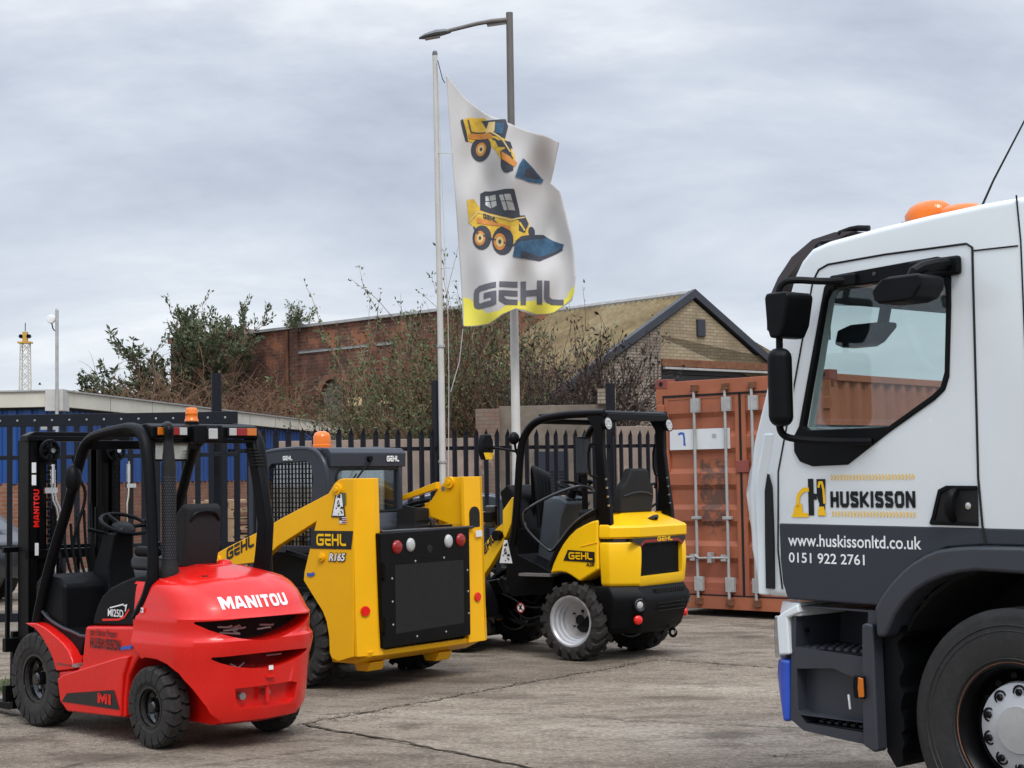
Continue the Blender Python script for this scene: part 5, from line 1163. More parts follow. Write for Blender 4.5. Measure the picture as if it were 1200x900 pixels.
# ================================================================== SHIPPING CONTAINER
def container():
    T = thing('shipping_container', (2.159, 19.51, 0), -41.7, 'orange shipping container with white-painted lock rods and a white sign, behind the lorry cab', 'container')
    X0, X1, H, L = -.535, 1.905, 2.845, 6.06
    fr = MB()
    for x in (X0, X1-.11): fr.box(x, x+.11, -.0, .13, .10, H-.06); fr.box(x, x+.11, L-.13, L, .10, H-.06)
    fr.box(X0, X1, .002, .10, .09, .25); fr.box(X0, X1, .002, .12, H-.20, H-.03)
    for x in (X0, X1-.07): fr.box(x, x+.07, .1, L, .09, .24); fr.box(x, x+.07, .1, L, H-.12, H-.04)
    fr.box(X0, X1, L-.1, L-.002, .09, .25); fr.box(X0, X1, L-.1, L-.002, H-.17, H-.03)
    fr.obj('frame', 'container_paint', T, .006)
    for x in (X0, X1-.17):
        for y in (-.004, L-.165):
            for z in (.06, H-.11):
                c = MB().box(x-.003, x+.175, y, y+.17, z, z+.115); co = c.obj('corner_casting', 'container_dark', T, .008)
                if y < 1: MB().lathe([(.001, -.0075), (.03, -.0075)], (x+.085, 0, z+.058), 'y', 14).obj('casting_hole', 'black_deep', co)
    # corrugated sides, end, roof
    def corr(n, d, a, b): 
        o = []
        w_ = (b-a)/n
        for k in range(n):
            t = a+k*w_; o += [(t, 0), (t+w_*.3, 0), (t+w_*.45, d), (t+w_*.85, d)]
        return o+[(b, 0)]
    for x, s in ((X0+.02, 1), (X1-.02, -1)):
        pr = corr(22, .04*s, .12, L-.12); mb = MB()
        k0 = len(mb.v)
        mb.v = [(x+d, y, .22) for y, d in pr]+[(x+d, y, H-.1) for y, d in pr]; n = len(pr); mb.f = [(i, i+1, n+i+1, n+i) for i in range(n-1)]
        mb.obj('side_panel', 'container_paint', T, ang=0)
    MB().box(X0+.05, X1-.05, .1, L-.05, H-.06, H-.05).obj('roof_panel', 'container_paint', T)
    MB().box(X0+.1, X1-.1, L-.08, L-.07, .2, H-.1).obj('end_panel', 'container_paint', T)
    # doors: horizontal pressed ribs
    mid = .685
    for a, b in ((X0+.115, mid-.012), (mid+.012, X1-.115)):
        mb = MB(); z0, z1 = .27, H-.215; n = 5; pr = []
        hgt = (z1-z0-.2)/n
        pr = [(z0, 0), (z0+.1, 0)]
        for k in range(n):
            z = z0+.1+k*hgt; pr += [(z+.03, 0), (z+.09, .035), (z+hgt*.62, .035), (z+hgt*.62+.06, 0)]
        pr += [(z1-.06, 0), (z1, 0)]
        xa, xb = a+.06, b-.06
        n_ = len(pr); mb.v = [(xa, .014+d, z) for z, d in pr]+[(xb, .014+d, z) for z, d in pr]; mb.f = [(i, i+1, n_+i+1, n_+i) for i in range(n_-1)]
        dr = mb.obj('door', 'container_door', T, ang=0)
        df = MB(); df.box(a, xa+.002, .006, .05, z0-.02, z1+.02); df.box(xb-.002, b, .006, .05, z0-.02, z1+.02); df.box(xa, xb, .008, .05, z0-.02, z0+.06); df.box(xa, xb, .008, .05, z1-.04, z1+.02)
        df.obj('door_frame', 'container_door', dr, .004)
    gk = MB(); gk.box(mid-.014, mid+.014, .0, .01, .26, H-.2); gk.box(X0+.10, X1-.10, .0, .008, H-.222, H-.198); gk.box(X0+.10, X1-.10, .0, .008, .245, .262); gk.box(X0+.10, X0+.118, .0, .008, .26, H-.2)
    gk.obj('door_gasket', 'black_deep', T)
    for x in (.055, .50, .875, 1.45):
        rd = MB(); rd.cyl((x, -.03, .22), (x, -.03, H-.12), .018, seg=12)
        ro_ = rd.obj('lock_rod', 'galv', T)
        for z in (.30, H-.42):
            k = MB(); k.box(x-.045, x+.075, -.045, .004, z, z+.17)
            for q in (.03, .14): k.cyl((x+.058, -.05, z+q), (x+.058, -.04, z+q), .012, seg=8)
            k.obj('rod_bracket', 'galv', ro_, .008)
        for z in (1.15, ): MB().box(x-.06, x+.06, -.055, .004, z, z+.035).obj('rod_guide', 'galv', ro_, .005)
        for z in (.14, H-.165): MB().rings([[(x-.04+a, -.055, z+b), (x+.04-a, -.055, z+b), (x+.05, .0, z+b), (x-.05, .0, z+b)] for a, b in ((0, 0), (.01, .05), (0, .08))]).obj('cam_keeper', 'rust', ro_, .006)
    for x, s in ((.055, -1), (.50, -1), (.875, 1), (1.45, 1)):
        h = MB().tube([(x, -.04, .70), (x+s*.08, -.055, .70), (x+s*.40, -.055, .69), (x+s*.46, -.055, .72)], [.014, .014, .013, .018], 8); h.box(x+s*.02, x+s*.09, -.06, .004, .66, .735)
        h.box(x+s*.22, x+s*.27, -.075, -.0, .64, .76) if s*x < 0 or x > .8 else None
        h.obj('lock_handle', 'galv', T, 0)
    for z in (.45, 1.1, 1.75, 2.4):
        for x in (X0+.03, X1-.10): MB().box(x, x+.10, -.02, .03, z, z+.14).obj('hinge', 'container_paint', T, .01)
    MB().box(.62, .80, -.012, .01, 1.70, 1.84).obj('door_catch', 'container_dark', T, .006)
    sg = MB().box(-.33, .535, -.006, .012, 1.985, 2.23); so = sg.obj('sign', 'sign_white', T, 0)
    decal('painted_mark', ribbon([(.13, .17), (.16, .185), (.205, .18), (.215, .13), (.215, .05), (.235, .045)], .026), 'blue_mark', so, lambda a, b: (-.33+a, -.0085, 2.0+b))
    decal('painted_mark', ribbon([(.62, .14), (.68, .14)], .05), 'galv', so, lambda a, b: (-.33+a, -.0085, 2.0+b))
container()

# ================================================================== POLES, FLAG
T = thing('street_lamp', (.042, 21.75, 0), 0, 'tall grey street lamp post with a single arm, standing behind the flag', 'street lamp'); T.scale = (.926, .926, .941)
MB().tube([(0, 0, 0), (0, 0, 1.2), (-.0, 0, 1.25), (.002, 0, 5.2)], [.085, .085, .068, .060], 14).obj('post_base', 'pole_paint', T)
MB().tube([(.002, 0, 5.2), (.004, 0, 8.35), (.004, 0, 8.50)], [.058, .052, .052], 14).obj('post', 'lamp_post', T)
MB().tube([(.0, 0, 8.40), (-.35, -.02, 8.37), (-.85, -.04, 8.25), (-.92, -.04, 8.23)], [.034, .03, .028, .028], 10, 1).obj('bracket_arm', 'lamp_post', T)
MB().prism([(0, 8.34), (-.32, 8.30), (-.34, 8.35), (0, 8.43)], -.012, .012).obj('arm_gusset', 'lamp_post', T)
hd = MB(); rs = []
for x, z, w_, h_ in ((-.86, 8.235, .035, .03), (-.95, 8.225, .09, .05), (-1.08, 8.20, .12, .065), (-1.24, 8.165, .10, .045), (-1.33, 8.145, .04, .015)):
    rs.append([(x, w_*math.cos(R_(a)), z+h_*(math.sin(R_(a)) if math.sin(R_(a)) > 0 else .55*math.sin(R_(a)))) for a in range(0, 360, 30)])
hd.rings(rs).obj('lamp_head', 'lamp_head', T)
rs = [[(x, w_*math.cos(R_(a)), z+.01*math.sin(R_(a))) for a in range(0, 360, 30)] for x, z, w_ in ((-1.02, 8.165, .07), (-1.24, 8.13, .07))]
MB().rings(rs).obj('lamp_glass', 'galv', T)
# flag pole
FX, FY = -.915, 21.0
T = thing('flagpole', (-.915, 21.0, 0), 0, 'slim white flagpole with a cleat and halyard, in front of the palisade fence', 'flagpole')
MB().tube([(0, 0, 0), (.0, 0, 3), (-.028, 0, 7.24)], [.045, .042, .032], 14).obj('pole', 'pole_paint', T)
MB().lathe([(.001, 7.30), (.03, 7.28), (.036, 7.24), (.03, 7.22)], (-.028, 0, 0), 'z', 14).obj('finial', 'lamp_head', T)
MB().tube([(.01, -.05, 7.15), (.07, -.05, 6.9), (.10, -.04, 6.85)], .006, 6).obj('halyard', 'black_paint', T)
MB().tube([(.005, -.05, 7.15), (.06, -.05, 5.0), (.11, -.05, 3.6), (.07, -.05, 1.3)], .005, 6, 1).obj('halyard', 'pole_paint', T)
for z in (5.93, 4.42): MB().tube([(-.0, -.03, z), (.12, -.03, z), (.2, -.03, z)], .006, 6).obj('flag_clip', 'pole_paint', T)
MB().tube([(.29, -.03, 3.62), (.24, -.04, 3.2), (.12, -.05, 2.8)], .005, 6).obj('tie_rope', 'pole_paint', T)
for z in (1.9, 3.4): MB().lathe([(.045, z-.02), (.055, z-.015), (.055, z+.015), (.045, z+.02)], ax='z', seg=14).obj('pole_band', 'galv', T)
# flag cloth: a surface over an outline with its folds in depth
def fp(px, py):
    s = 90.5*(1-.0042*(558-py)/90.5*.65); h = 558-py-.016*(px-600)
    return ((px-600)/s+.016*h/s, 1.7+h/s)
def fold(px, py):
    a = (px-521)/150.; b = (py-88)/295.
    y = .10*math.sin(7.5*a+2.2*b)*min(1, a*2.2)+.045*math.sin(15*a-9*b+1)*min(1, a*3)+.05*math.sin(10*b+3.5*a)*a
    d = ((px-585)*.62-(py-225)*.78)/60.   # diagonal pull lines from the hoist
    y *= 1.9
    y += .03*math.sin(.16*(px*.8+py*.45))*min(1, a*3)
    y += .10*math.exp(-(d*2.2)**2)*min(1, a*3)+.04*math.exp(-((d-.8)*3)**2)*min(1, a*2)+.035*math.exp(-((d+1.1)*3)**2)*min(1, a*2)
    return y
def lerp(tab, t):
    t = max(0, min(1, t)); n = len(tab)-1
    for k in range(n):
        if t <= tab[k+1][0] or k == n-1:
            q = (t-tab[k][0])/(tab[k+1][0]-tab[k][0]); q = q*q*(3-2*q)*.35+q*.65
            return tuple(tab[k][1+i]+(tab[k+1][1+i]-tab[k][1+i])*q for i in range(2))
TOP = [(0, 521, 88), (.15, 541, 112), (.35, 566, 133), (.55, 592, 148), (.8, 628, 161), (1, 654, 166)]
LEFT = [(0, 521, 88), (.25, 526, 160), (.5, 532, 236), (.8, 538, 325), (1, 541, 383)]
RIGHT = [(0, 654, 166), (.14, 648, 196), (.22, 644, 212), (.30, 655, 222), (.42, 662, 246), (.56, 668, 275), (.7, 671, 300), (.85, 673, 325), (1, 669, 352)]
BOT = [(0, 541, 383), (.12, 556, 384), (.25, 573, 382), (.38, 588, 371), (.5, 603, 363), (.66, 624, 369), (.8, 643, 368), (.9, 656, 361), (1, 669, 352)]
def coons(u, v):
    t, b, l, r = lerp(TOP, u), lerp(BOT, u), lerp(LEFT, v), lerp(RIGHT, v); o = []
    for i in range(2):
        c = (1-u)*(1-v)*LEFT[0][1+i]+u*(1-v)*TOP[-1][1+i]+(1-u)*v*BOT[0][1+i]+u*v*BOT[-1][1+i]
        o.append((1-v)*t[i]+v*b[i]+(1-u)*l[i]+u*r[i]-c)
    return o
fm = MB(); NU, NV = 46, 90
for j in range(NV+1):
    for i in range(NU+1):
        px, py = coons(i/NU, j/NV); x, z = fp(px, py); fm.v.append((x-FX, fold(px, py), z))
yel = MB(); yel.v = list(fm.v)
for j in range(NV):
    for i in range(NU):
        q = (j*(NU+1)+i, j*(NU+1)+i+1, (j+1)*(NU+1)+i+1, (j+1)*(NU+1)+i)
        px, py = coons((i+.5)/NU, (j+.5)/NV); fm.f.append(q)
flag = fm.obj('flag', 'cloth', None, ang=60, loc=(FX, FY, 0))
tag(flag, 'off-white flag printed with two yellow loaders and a yellow lower border, flying from the flagpole', 'flag')
sm = flag.modifiers.new('s', 'SOLIDIFY'); sm.thickness = .004
def fprint(name, polys, mat, lift):
    if len(polys) > 1 and name.startswith('printed'):
        for p in polys: fprint(name, [p], mat, lift)
        return
    bm = bmesh.new()
    for p in polys:
        vs = [bm.verts.new((a, b, 0)) for a, b in p]
        try: bm.faces.new(vs)
        except ValueError: pass
    bmesh.ops.triangulate(bm, faces=bm.faces)
    for _ in range(4):
        es = [e for e in bm.edges if e.calc_length() > 3.5]
        if es: bmesh.ops.subdivide_edges(bm, edges=es, cuts=1)
        bmesh.ops.triangulate(bm, faces=bm.faces)
    for v in bm.verts:
        px, py = v.co.x, v.co.y; x, z = fp(px, py); v.co = Vector((x-FX, fold(px, py)-lift, z))
    m = bpy.data.meshes.new(name); bm.to_mesh(m); bm.free()
    return link(name, m, mat, flag, ang=60)
def Q(pts, ox=480, oy=0, s=2.25): return [(ox+x/s, oy+y/s) for x, y in pts]
def circ(cx, cy, r, ry=None, n=18): return Q([(cx+r*math.cos(2*math.pi*k/n), cy+(ry or r)*math.sin(2*math.pi*k/n)) for k in range(n)])
fprint('yellow_border', [Q([(137, 785), (155, 788), (158, 828), (200, 832), (232, 826), (256, 806), (285, 795), (330, 793), (362, 800), (385, 799), (412, 783), (416, 770), (431, 752), (430, 775), (421, 790), (398, 808), (378, 822), (362, 826), (330, 827), (298, 817), (275, 814), (262, 822), (240, 834), (220, 850), (205, 858), (175, 861), (140, 861)])], 'cloth_yellow', .005)
fprint('printed_loader', [Q([(130, 318), (150, 308), (195, 312), (212, 345), (240, 372), (262, 390), (275, 430), (265, 455), (240, 440), (225, 410), (205, 385), (170, 375), (150, 370), (140, 350)])], 'print_yellow', .006)
fprint('printed_loader', [Q([(185, 318), (250, 325), (256, 345), (248, 378), (215, 365), (200, 345)]), Q([(130, 318), (136, 312), (146, 345), (150, 372), (143, 370), (136, 345)]), Q([(235, 410), (262, 395), (270, 460), (255, 466), (240, 445)])], 'print_dark', .008)
fprint('printed_loader', [circ(184, 392, 27, 32), circ(252, 440, 16, 26), Q([(222, 380), (262, 385), (268, 402), (230, 398)])], 'print_dark', .010)
fprint('printed_loader', [circ(184, 392, 14, 18), Q([(238, 410), (262, 425), (280, 440), (272, 452), (240, 430)]), Q([(150, 350), (200, 352), (215, 362), (212, 370), (152, 362)])], 'print_orange', .012)
fprint('printed_loader', [circ(184, 392, 9, 12), Q([(195, 352), (205, 325), (222, 328), (220, 355)])], 'print_tan', .014)
fprint('printed_loader', [Q([(275, 478), (285, 445), (296, 425), (322, 445), (350, 470), (345, 478), (310, 482)]), Q([(222, 332), (246, 336), (242, 366), (222, 360)])], 'print_blue', .014)
fprint('printed_skid_steer', [Q([(147, 530), (165, 526), (178, 545), (262, 575), (300, 570), (312, 590), (310, 625), (270, 650), (180, 620), (165, 600), (152, 590)])], 'print_yellow', .006)
fprint('printed_skid_steer', [Q([(182, 510), (195, 502), (272, 508), (286, 560), (288, 585), (240, 575), (182, 555)])], 'print_dark', .008)
fprint('printed_skid_steer', [circ(187, 630, 25, 33), circ(242, 638, 28, 37), circ(318, 612, 9, 14)], 'print_dark', .010)
fprint('printed_skid_steer', [Q([(196, 516), (222, 514), (226, 545), (210, 550), (196, 540)]), Q([(232, 518), (262, 520), (275, 560), (245, 560)])], 'galv', .010)
fprint('printed_skid_steer', [circ(182, 632, 14, 20), circ(234, 640, 16, 22), Q([(175, 575), (260, 600), (262, 612), (240, 600), (200, 596), (172, 590)])], 'print_orange', .012)
fprint('printed_skid_steer', [circ(182, 632, 9, 13), circ(234, 640, 10, 14)], 'print_tan', .014)
fprint('printed_skid_steer', [Q([(268, 680), (275, 640), (290, 628), (350, 612), (375, 625), (404, 640), (400, 652), (340, 686), (290, 684)])], 'print_blue', .012)
fprint('printed_skid_steer', ribbon(Q([(152, 588), (176, 560), (262, 585), (300, 575)]), 1.6), 'print_tan', .0135)
fprint('printed_skid_steer', ribbon(Q([(165, 600), (178, 622), (270, 650), (306, 628)]), 1.8), 'print_dark', .0135)
fprint('printed_skid_steer', ribbon(Q([(205, 514), (212, 548)]), 1.0)+ribbon(Q([(196, 530), (224, 530)]), .8)+ribbon(Q([(243, 518), (256, 560)]), 1.0)+ribbon(Q([(234, 535), (268, 538)]), .8), 'print_dark', .0125)
fprint('printed_skid_steer', [Q([(286, 572), (300, 570), (310, 592), (300, 618), (284, 612)]), Q([(290, 664), (340, 676), (396, 650), (402, 654), (340, 688), (288, 684)])], 'print_dark', .0125)
fprint('printed_skid_steer', ribbon(Q([(286, 590), (300, 612)]), 2.2), 'print_yellow', .015)
fprint('printed_skid_steer', [circ(182, 632, 3.5, 5), circ(234, 640, 4, 6)], 'print_dark', .016)
fprint('printed_loader', [circ(184, 392, 3.5, 5)], 'print_dark', .016)
fprint('printed_loader', ribbon(Q([(150, 314), (158, 346), (206, 352)]), 1.4)+ribbon(Q([(214, 372), (250, 398), (268, 430)]), 2.0), 'print_dark', .0135)
fprint('printed_loader', ribbon(Q([(205, 348), (240, 378), (262, 412)]), 1.6), 'print_tan', .0145)
fprint('printed_loader', [Q([(296, 474), (302, 452), (316, 446), (340, 468)])], 'print_dark', .0150)
fprint('printed_skid_steer', [Q([(275, 640), (290, 628), (350, 612), (360, 618), (300, 640)])], 'print_dark', .014)
fprint('lettering', [[(480+(190+x*.95)/2.25, (565+14*x/38.+12-y)/2.25) for x, y in q] for q in [[(a*38, b*14) for a, b in p] for p in logo(1, 1, 0, .26)]], 'print_dark', .014)
gl_ = []
for q in logo(1, 1, 0, .24):
    gl_.append([(480+(165+a*238)/2.25, ((822-b*62)-a*18-22*math.sin(min(1, a)*3.1)*.35)/2.25) for a, b in q])
fprint('lettering', gl_, 'print_grey', .010)

# ================================================================== FENCE AND GATE
def pale_mb(h):
    mb = MB(); w = .042
    for x0, x1, y0, y1 in ((-w, -w*.4, .012, 0), (-w*.4, w*.4, 0, 0), (w*.4, w, 0, .012)):
        mb.add([(x0, y0, .05), (x1, y1, .05), (x1, y1, h-.09), (x0, y0, h-.09), (x0, y0+.004, .05), (x1, y1+.004, .05), (x1, y1+.004, h-.09), (x0, y0+.004, h-.09)],
               [(0, 1, 2, 3), (7, 6, 5, 4), (0, 4, 5, 1), (3, 2, 6, 7), (0, 3, 7, 4), (1, 5, 6, 2)])
    mb.add([(-w, .012, h-.09), (w, .012, h-.09), (0, 0, h), (-w, .016, h-.09), (w, .016, h-.09), (0, .006, h)], [(0, 1, 2), (5, 4, 3), (0, 2, 5, 3), (1, 4, 5, 2)])
    return mb
P0, P1 = Vector((-3.3, 19.0)), Vector((3.4, 25.15))
D = P1-P0; Ln = D.length; ang = math.atan2(D.y, D.x)
fence = thing('palisade_fence', (P0.x, P0.y, 0), math.degrees(ang), 'black steel palisade fence with pointed pales, running behind the loaders to the container', 'fence')
pm = pale_mb(2.36).mesh('pale'); pm.materials.append(MATS['fence_black'])
n = int(Ln/.187)
for k in range(min(n, 98)):
    o = bpy.data.objects.new('pale', pm); COL.objects.link(o); o.parent = fence; t = k/n; o.location = (.08+k*.187, 0, -.03+.03*t+random.uniform(-.006, .006)); o.rotation_euler = (0, random.uniform(-.006, .006), 0)
for z, dz in ((2.02, .09), (.40, .05)):
    r = MB(); r.add([(0, .03, z), (Ln, .03, z+dz), (Ln, .03, z+dz+.05), (0, .03, z+.05), (0, .07, z), (Ln, .07, z+dz), (Ln, .07, z+dz+.05), (0, .07, z+.05)], [(0, 1, 2, 3), (7, 6, 5, 4), (3, 2, 6, 7), (0, 4, 5, 1)])
    r.obj('rail', 'fence_black', fence)
for d_, h in ((3.20, 2.97), (6.47, 3.02)):
    MB().box(d_-.05, d_+.05, .02, .12, 0, h).obj('post', 'fence_black', fence, .004); 
gate = thing('gate', (-3.3, 18.75, 0), 180, 'black steel yard gate with a bolted top rail, behind the red forklift', 'gate')
fr = MB(); fr.box(-.12, 6.8, -.02, .03, 2.36, 2.50); fr.box(-.12, 6.8, -.02, .03, .12, .22); fr.box(-.12, 6.8, -.005, .02, 1.98, 2.03); fr.box(-.12, 6.8, -.005, .02, .95, 1.0)
fr.obj('gate_frame', 'fence_black', gate, .004)
bo = MB()
for k in range(34): bo.lathe([(.001, .040), (.013, .037), (.015, .030)], (.02+k*.2, 0, 2.43), 'y', 8)
for k in range(44):
    MB().box(.03+k*.155-.032, .03+k*.155+.032, .02, .028, .2, 2.38).obj('pale', 'fence_black', gate)
for k in range(34): pass
bo.obj('rail_bolts', 'steel', gate)
MB().tube([(.62, .05, .2), (.62, .05, 2.36)], .035, 10).obj('gate_stile', 'rust', gate)
lk = MB(); TORUS(lk, (.62, .10, 1.62), .05, .02, 'y', 16, 6); lk.box(.57, .67, .08, .12, 1.48, 1.60); lk.obj('padlock', 'rust', gate)
for x, h, nm in ((.17, 2.96, 0),):
    tag(MB().cyl((0, 0, 0), (0, 0, h), .062, seg=16).obj('gate_post', 'fence_black', None, loc=(-3.46, 18.95, 0)), 'thick round black gate post standing behind the forklift beacon', 'gate post')
for x0 in (-9.3,):
    pass
random.seed(21)
gr = MB()
for k in range(420):
    x = random.gauss(-4.35, .28); y = random.gauss(13.45, .10); h = random.uniform(.05, .16); a = random.uniform(0, 6.28); b = random.uniform(-.06, .06); c = random.uniform(-.06, .06)
    gr.add([(x, y, 0), (x+.008*math.cos(a), y+.008*math.sin(a), 0), (x+b, y+c, h)], [(0, 1, 2)])
tag(gr.obj('grass', 'grass_mat', None, ang=0), kind='stuff')
tag(MB().box(-4.85, -3.9, 13.5, 13.62, 0, .10).obj('kerb', 'concrete_pale', None, .01), kind='structure')

# ================================================================== THINGS BEYOND THE FENCE
def car(loc, rz, mat, label):
    T = thing('parked_car', loc, rz, label, 'car', None)
    pr = [(-2.1, .35), (-2.15, .62), (-2.08, .88), (-1.75, .98), (-1.2, 1.32), (-.9, 1.43), (.1, 1.46), (.45, 1.40), (1.05, 1.0), (1.8, .88), (2.1, .72), (2.12, .35)]
    cuts = [MB().lathe([(.34, -.3), (.34, .3)], (x, s*.85, .32), 'y', 24, caps=True) for x in (-1.3, 1.35) for s in (1, -1)]
    link('body', baked(MB().prism(pr, -.86, .86), cuts, .06, 3), mat, T)
    for s in (1, -1):
        for w in ([(-1.55, 1.02), (-1.15, 1.28), (-.88, 1.37), (-.45, 1.39), (-.45, 1.0)], [(-.38, 1.0), (-.38, 1.39), (.1, 1.40), (.40, 1.34), (.88, 1.0)]):
            MB().prism(w, s*.857, s*.866).obj('side_window', 'car_glass', T, ang=0)
        for x in (-1.3, 1.35):
            wv = MB().lathe([(.2, -.1), (.31, -.1), (.32, 0), (.31, .1), (.2, .1)], seg=28).obj('tyre', 'rubber', T, loc=(x, s*.76, .32)); MB().lathe([(.2, .09*s), (.12, .05*s), (.001, .06*s)], seg=20).obj('rim', 'silver', wv)
        MB().box(1.9, 2.12, s*.55-.18, s*.55+.18, .62, .76).obj('headlight', 'white_lens', T, .03, 3); MB().box(-2.14, -2.0, s*.6-.16, s*.6+.16, .68, .86).obj('tail_light', 'red_lens', T, .02, 3)
        MB().box(.75, .9, s*.88, s*1.02, .98, 1.1).obj('door_mirror', mat, T, .02)
    MB().add([(1.0, -.62, 1.03), (1.0, .62, 1.03), (.49, .58, 1.40), (.49, -.58, 1.40)], [(0, 1, 2, 3)]).obj('windscreen', 'car_glass', T, loc=(.012, 0, .012), ang=0)
    MB().add([(-1.70, -.6, 1.03), (-1.70, .6, 1.03), (-1.22, .58, 1.335), (-1.22, -.58, 1.335)], [(0, 1, 2, 3)]).obj('rear_window', 'car_glass', T, loc=(-.012, 0, .014), ang=0)
car((-1.35, 26.6, 0), 188, 'car_blue', 'dark blue parked car seen between the pales behind the skid steer')
car((-9.2, 24.0, 0), 160, 'car_dark', 'black parked car behind the gate at the left edge')
random.seed(31)
pal = MB()
for x in range(7): pal.box(-.6+x*.175, -.6+x*.175+.11, -.5, .5, .118, .138)
for y in (-.5, -.05, .4): pal.box(-.6, .6, y, y+.1, .098, .118); pal.box(-.6, .6, y, y+.1, 0, .02)
for y in (-.5, -.05, .4):
    for x in (-.6, -.07, .46): pal.box(x, x+.14, y, y+.1, .02, .098)
pmesh = pal.mesh('wooden_pallet'); pmesh.materials.append(MATS['wood'])
for k in range(10):
    o = bpy.data.objects.new('wooden_pallet', pmesh); COL.objects.link(o); o.location = (-4.45+random.uniform(-.05, .05), 25.6+random.uniform(-.05, .05), .002+k*.14); o.rotation_euler = (0, 0, R_(8+random.uniform(-5, 5)))
    w_ = ['lowest', 'second', 'third', 'fourth', 'fifth', 'sixth', 'seventh', 'eighth', 'ninth', 'topmost'][k]
    tag(o, 'weathered wooden pallet in the stack behind the gate, %s of the stack%s' % (w_, '' if k in (0, 9) else ' from the ground'), 'pallet', 'wooden pallets stacked behind the gate')
cbx = thing('metal_cabinet', (.62, 26.6, 0), 8, 'dark grey vented metal cabinet standing behind the fence', 'cabinet')
MB().box(-.25, .25, -.25, .25, 0, 2.1).obj('body', 'cab_grey', cbx, .01)
vv = MB()
for k in range(10): vv.box(-.17, .17, -.257, -.25, 1.3+k*.05, 1.32+k*.05)
vv.obj('vents', 'black_deep', cbx)

# ================================================================== BUILDINGS
def wall_frame(a, b):
    a, b = Vector(a), Vector(b); d = b-a; return (a.x, a.y, 0), math.degrees(math.atan2(d.y, d.x)), d.length
# blue clad unit on a brick plinth
T = thing('blue_building', (-8.73, 31.0, 0), 0, 'low building clad in blue sheeting over a brick plinth, with a cream fascia', 'building')
def wing(a, b, parent, flip=False):
    d = Vector(b)-Vector(a); L = d.length; rot = math.atan2(d.y, d.x); e = empty('elevation', parent, (a[0], a[1], 0), (0, 0, rot)); s = 1 if not flip else -1
    y0, y1 = (0, .25)
    MB().box(0, L, .03, .25, 0, 1.72).obj('brick_plinth', 'brick_red', e)
    c = MB(); n = int(L/.30); pr = []
    for k in range(n): t = k*.30; pr += [(t, 0), (t+.16, 0), (t+.19, .04), (t+.27, .04)]
    pr.append((L, 0)); m = len(pr); c.v = [(x, y, 1.70) for x, y in pr]+[(x, y, 3.2) for x, y in pr]; c.f = [(i, i+1, m+i+1, m+i) for i in range(m-1)]
    c.obj('cladding', 'blue_clad', e, ang=0)
    MB().box(-.02, L, -.12, .2, 3.16, 3.46).obj('fascia', 'fascia', e, .01)
    MB().box(-.02, L, -.16, .2, 3.46, 3.49).obj('roof_edge', 'galv', e)
    j = MB()
    for k in range(1, int(L/2.4)): j.box(k*2.4, k*2.4+.012, -.123, -.12, 3.16, 3.46)
    j.obj('fascia_joints', 'shutter', e)
    j = MB(); j.box(0, L, -.06, .03, 3.12, 3.165); j.obj('painted_shadow_strip', 'black_deep', e)  # solid black strip stands in for the shadow under the fascia
    return e
wing((0, 0), (3.35, 24), T)
e2 = wing((-12, 1.2), (0, 0), T)
MB().box(-.17, .17, -.16, .3, 3.08, 3.50).obj('corner_cap', 'pole_paint', T, .01)
MB().add([(0, 0, 3.42), (3.35, 24, 3.42), (-12, 25, 3.42), (-12, 1.2, 3.42)], [(0, 1, 2, 3)]).obj('roof', 'galv', T)
MB().tube([(2.2, 15.9, 3.5), (2.25, 15.75, 3.5), (2.3, 15.7, 3.3), (2.3, 15.7, .3)], .045, 8, 1).obj('downpipe', 'black_paint', T)
T = thing('antenna_mast', (-8.66, 30.8, 0), 0, 'slim grey mast with a small white receiver, fixed to the corner of the blue building', 'antenna')
MB().tube([(0, 0, 2.6), (0, 0, 5.0)], .032, 10).obj('mast_pole', 'galv', T); MB().tube([(0, 0, 3.9), (-.01, 0, 5.03)], .022, 8).obj('mast_top', 'pole_paint', T)
MB().lathe([(.001, -.04), (.07, -.035), (.085, 0), (.07, .03), (.001, .04)], (-.11, 0, 4.83), 'y', 18).obj('receiver', 'white_decal', T)
MB().tube([(-.1, 0, 4.76), (-.07, 0, 4.62), (-.0, 0, 4.6)], .012, 6, 1).obj('cable', 'black_paint', T)
MB().box(-.3, .0, -.03, .03, 2.72, 2.78).obj('bracket', 'galv', T)
# distant lattice crane tower
T = thing('lattice_tower', (-75.2, 250, 0), 0, 'distant white and yellow lattice tower rising behind the blue building', 'tower')
la = MB(); H0, H1 = 0, 23.5
for sx in (-1, 1):
    for sy in (-1, 1): la.tube([(sx*.95, sy*.95, H0), (sx*.6, sy*.6, H1)], .09, 5)
for k in range(16):
    z0, z1 = k*1.47, (k+1)*1.47; w0, w1 = .95-.35*z0/H1, .95-.35*z1/H1
    for s in (-1, 1):
        la.tube([(-w0, s*w0, z0), (w1, s*w1, z1)], .05, 4); la.tube([(w0, s*w0, z0), (-w1, s*w1, z1)], .05, 4); la.tube([(s*w0, -w0, z0), (s*w1, w1, z1)], .05, 4)
la.obj('lattice', 'crane_white', T, ang=0)
MB().box(-1.0, 1.0, -.8, .8, 23.4, 23.65).obj('platform', 'crane_yellow', T)
hd = MB().box(-.35, .35, -.35, .35, 23.65, 25.2); hd.obj('mast_head', 'crane_yellow', T)
for s in (-1, 1): MB().cyl((s*.6, -.4, 24.5), (s*.6, .2, 24.5), .32, seg=10).obj('lamp', 'black_paint', T)
MB().tube([(0, 0, 25.3), (0, 0, 26.6)], .07, 5).obj('spike', 'black_paint', T)
MB().box(-1.2, 1.2, -1, 1, 4.5, 4.7).obj('platform', 'crane_white', T)

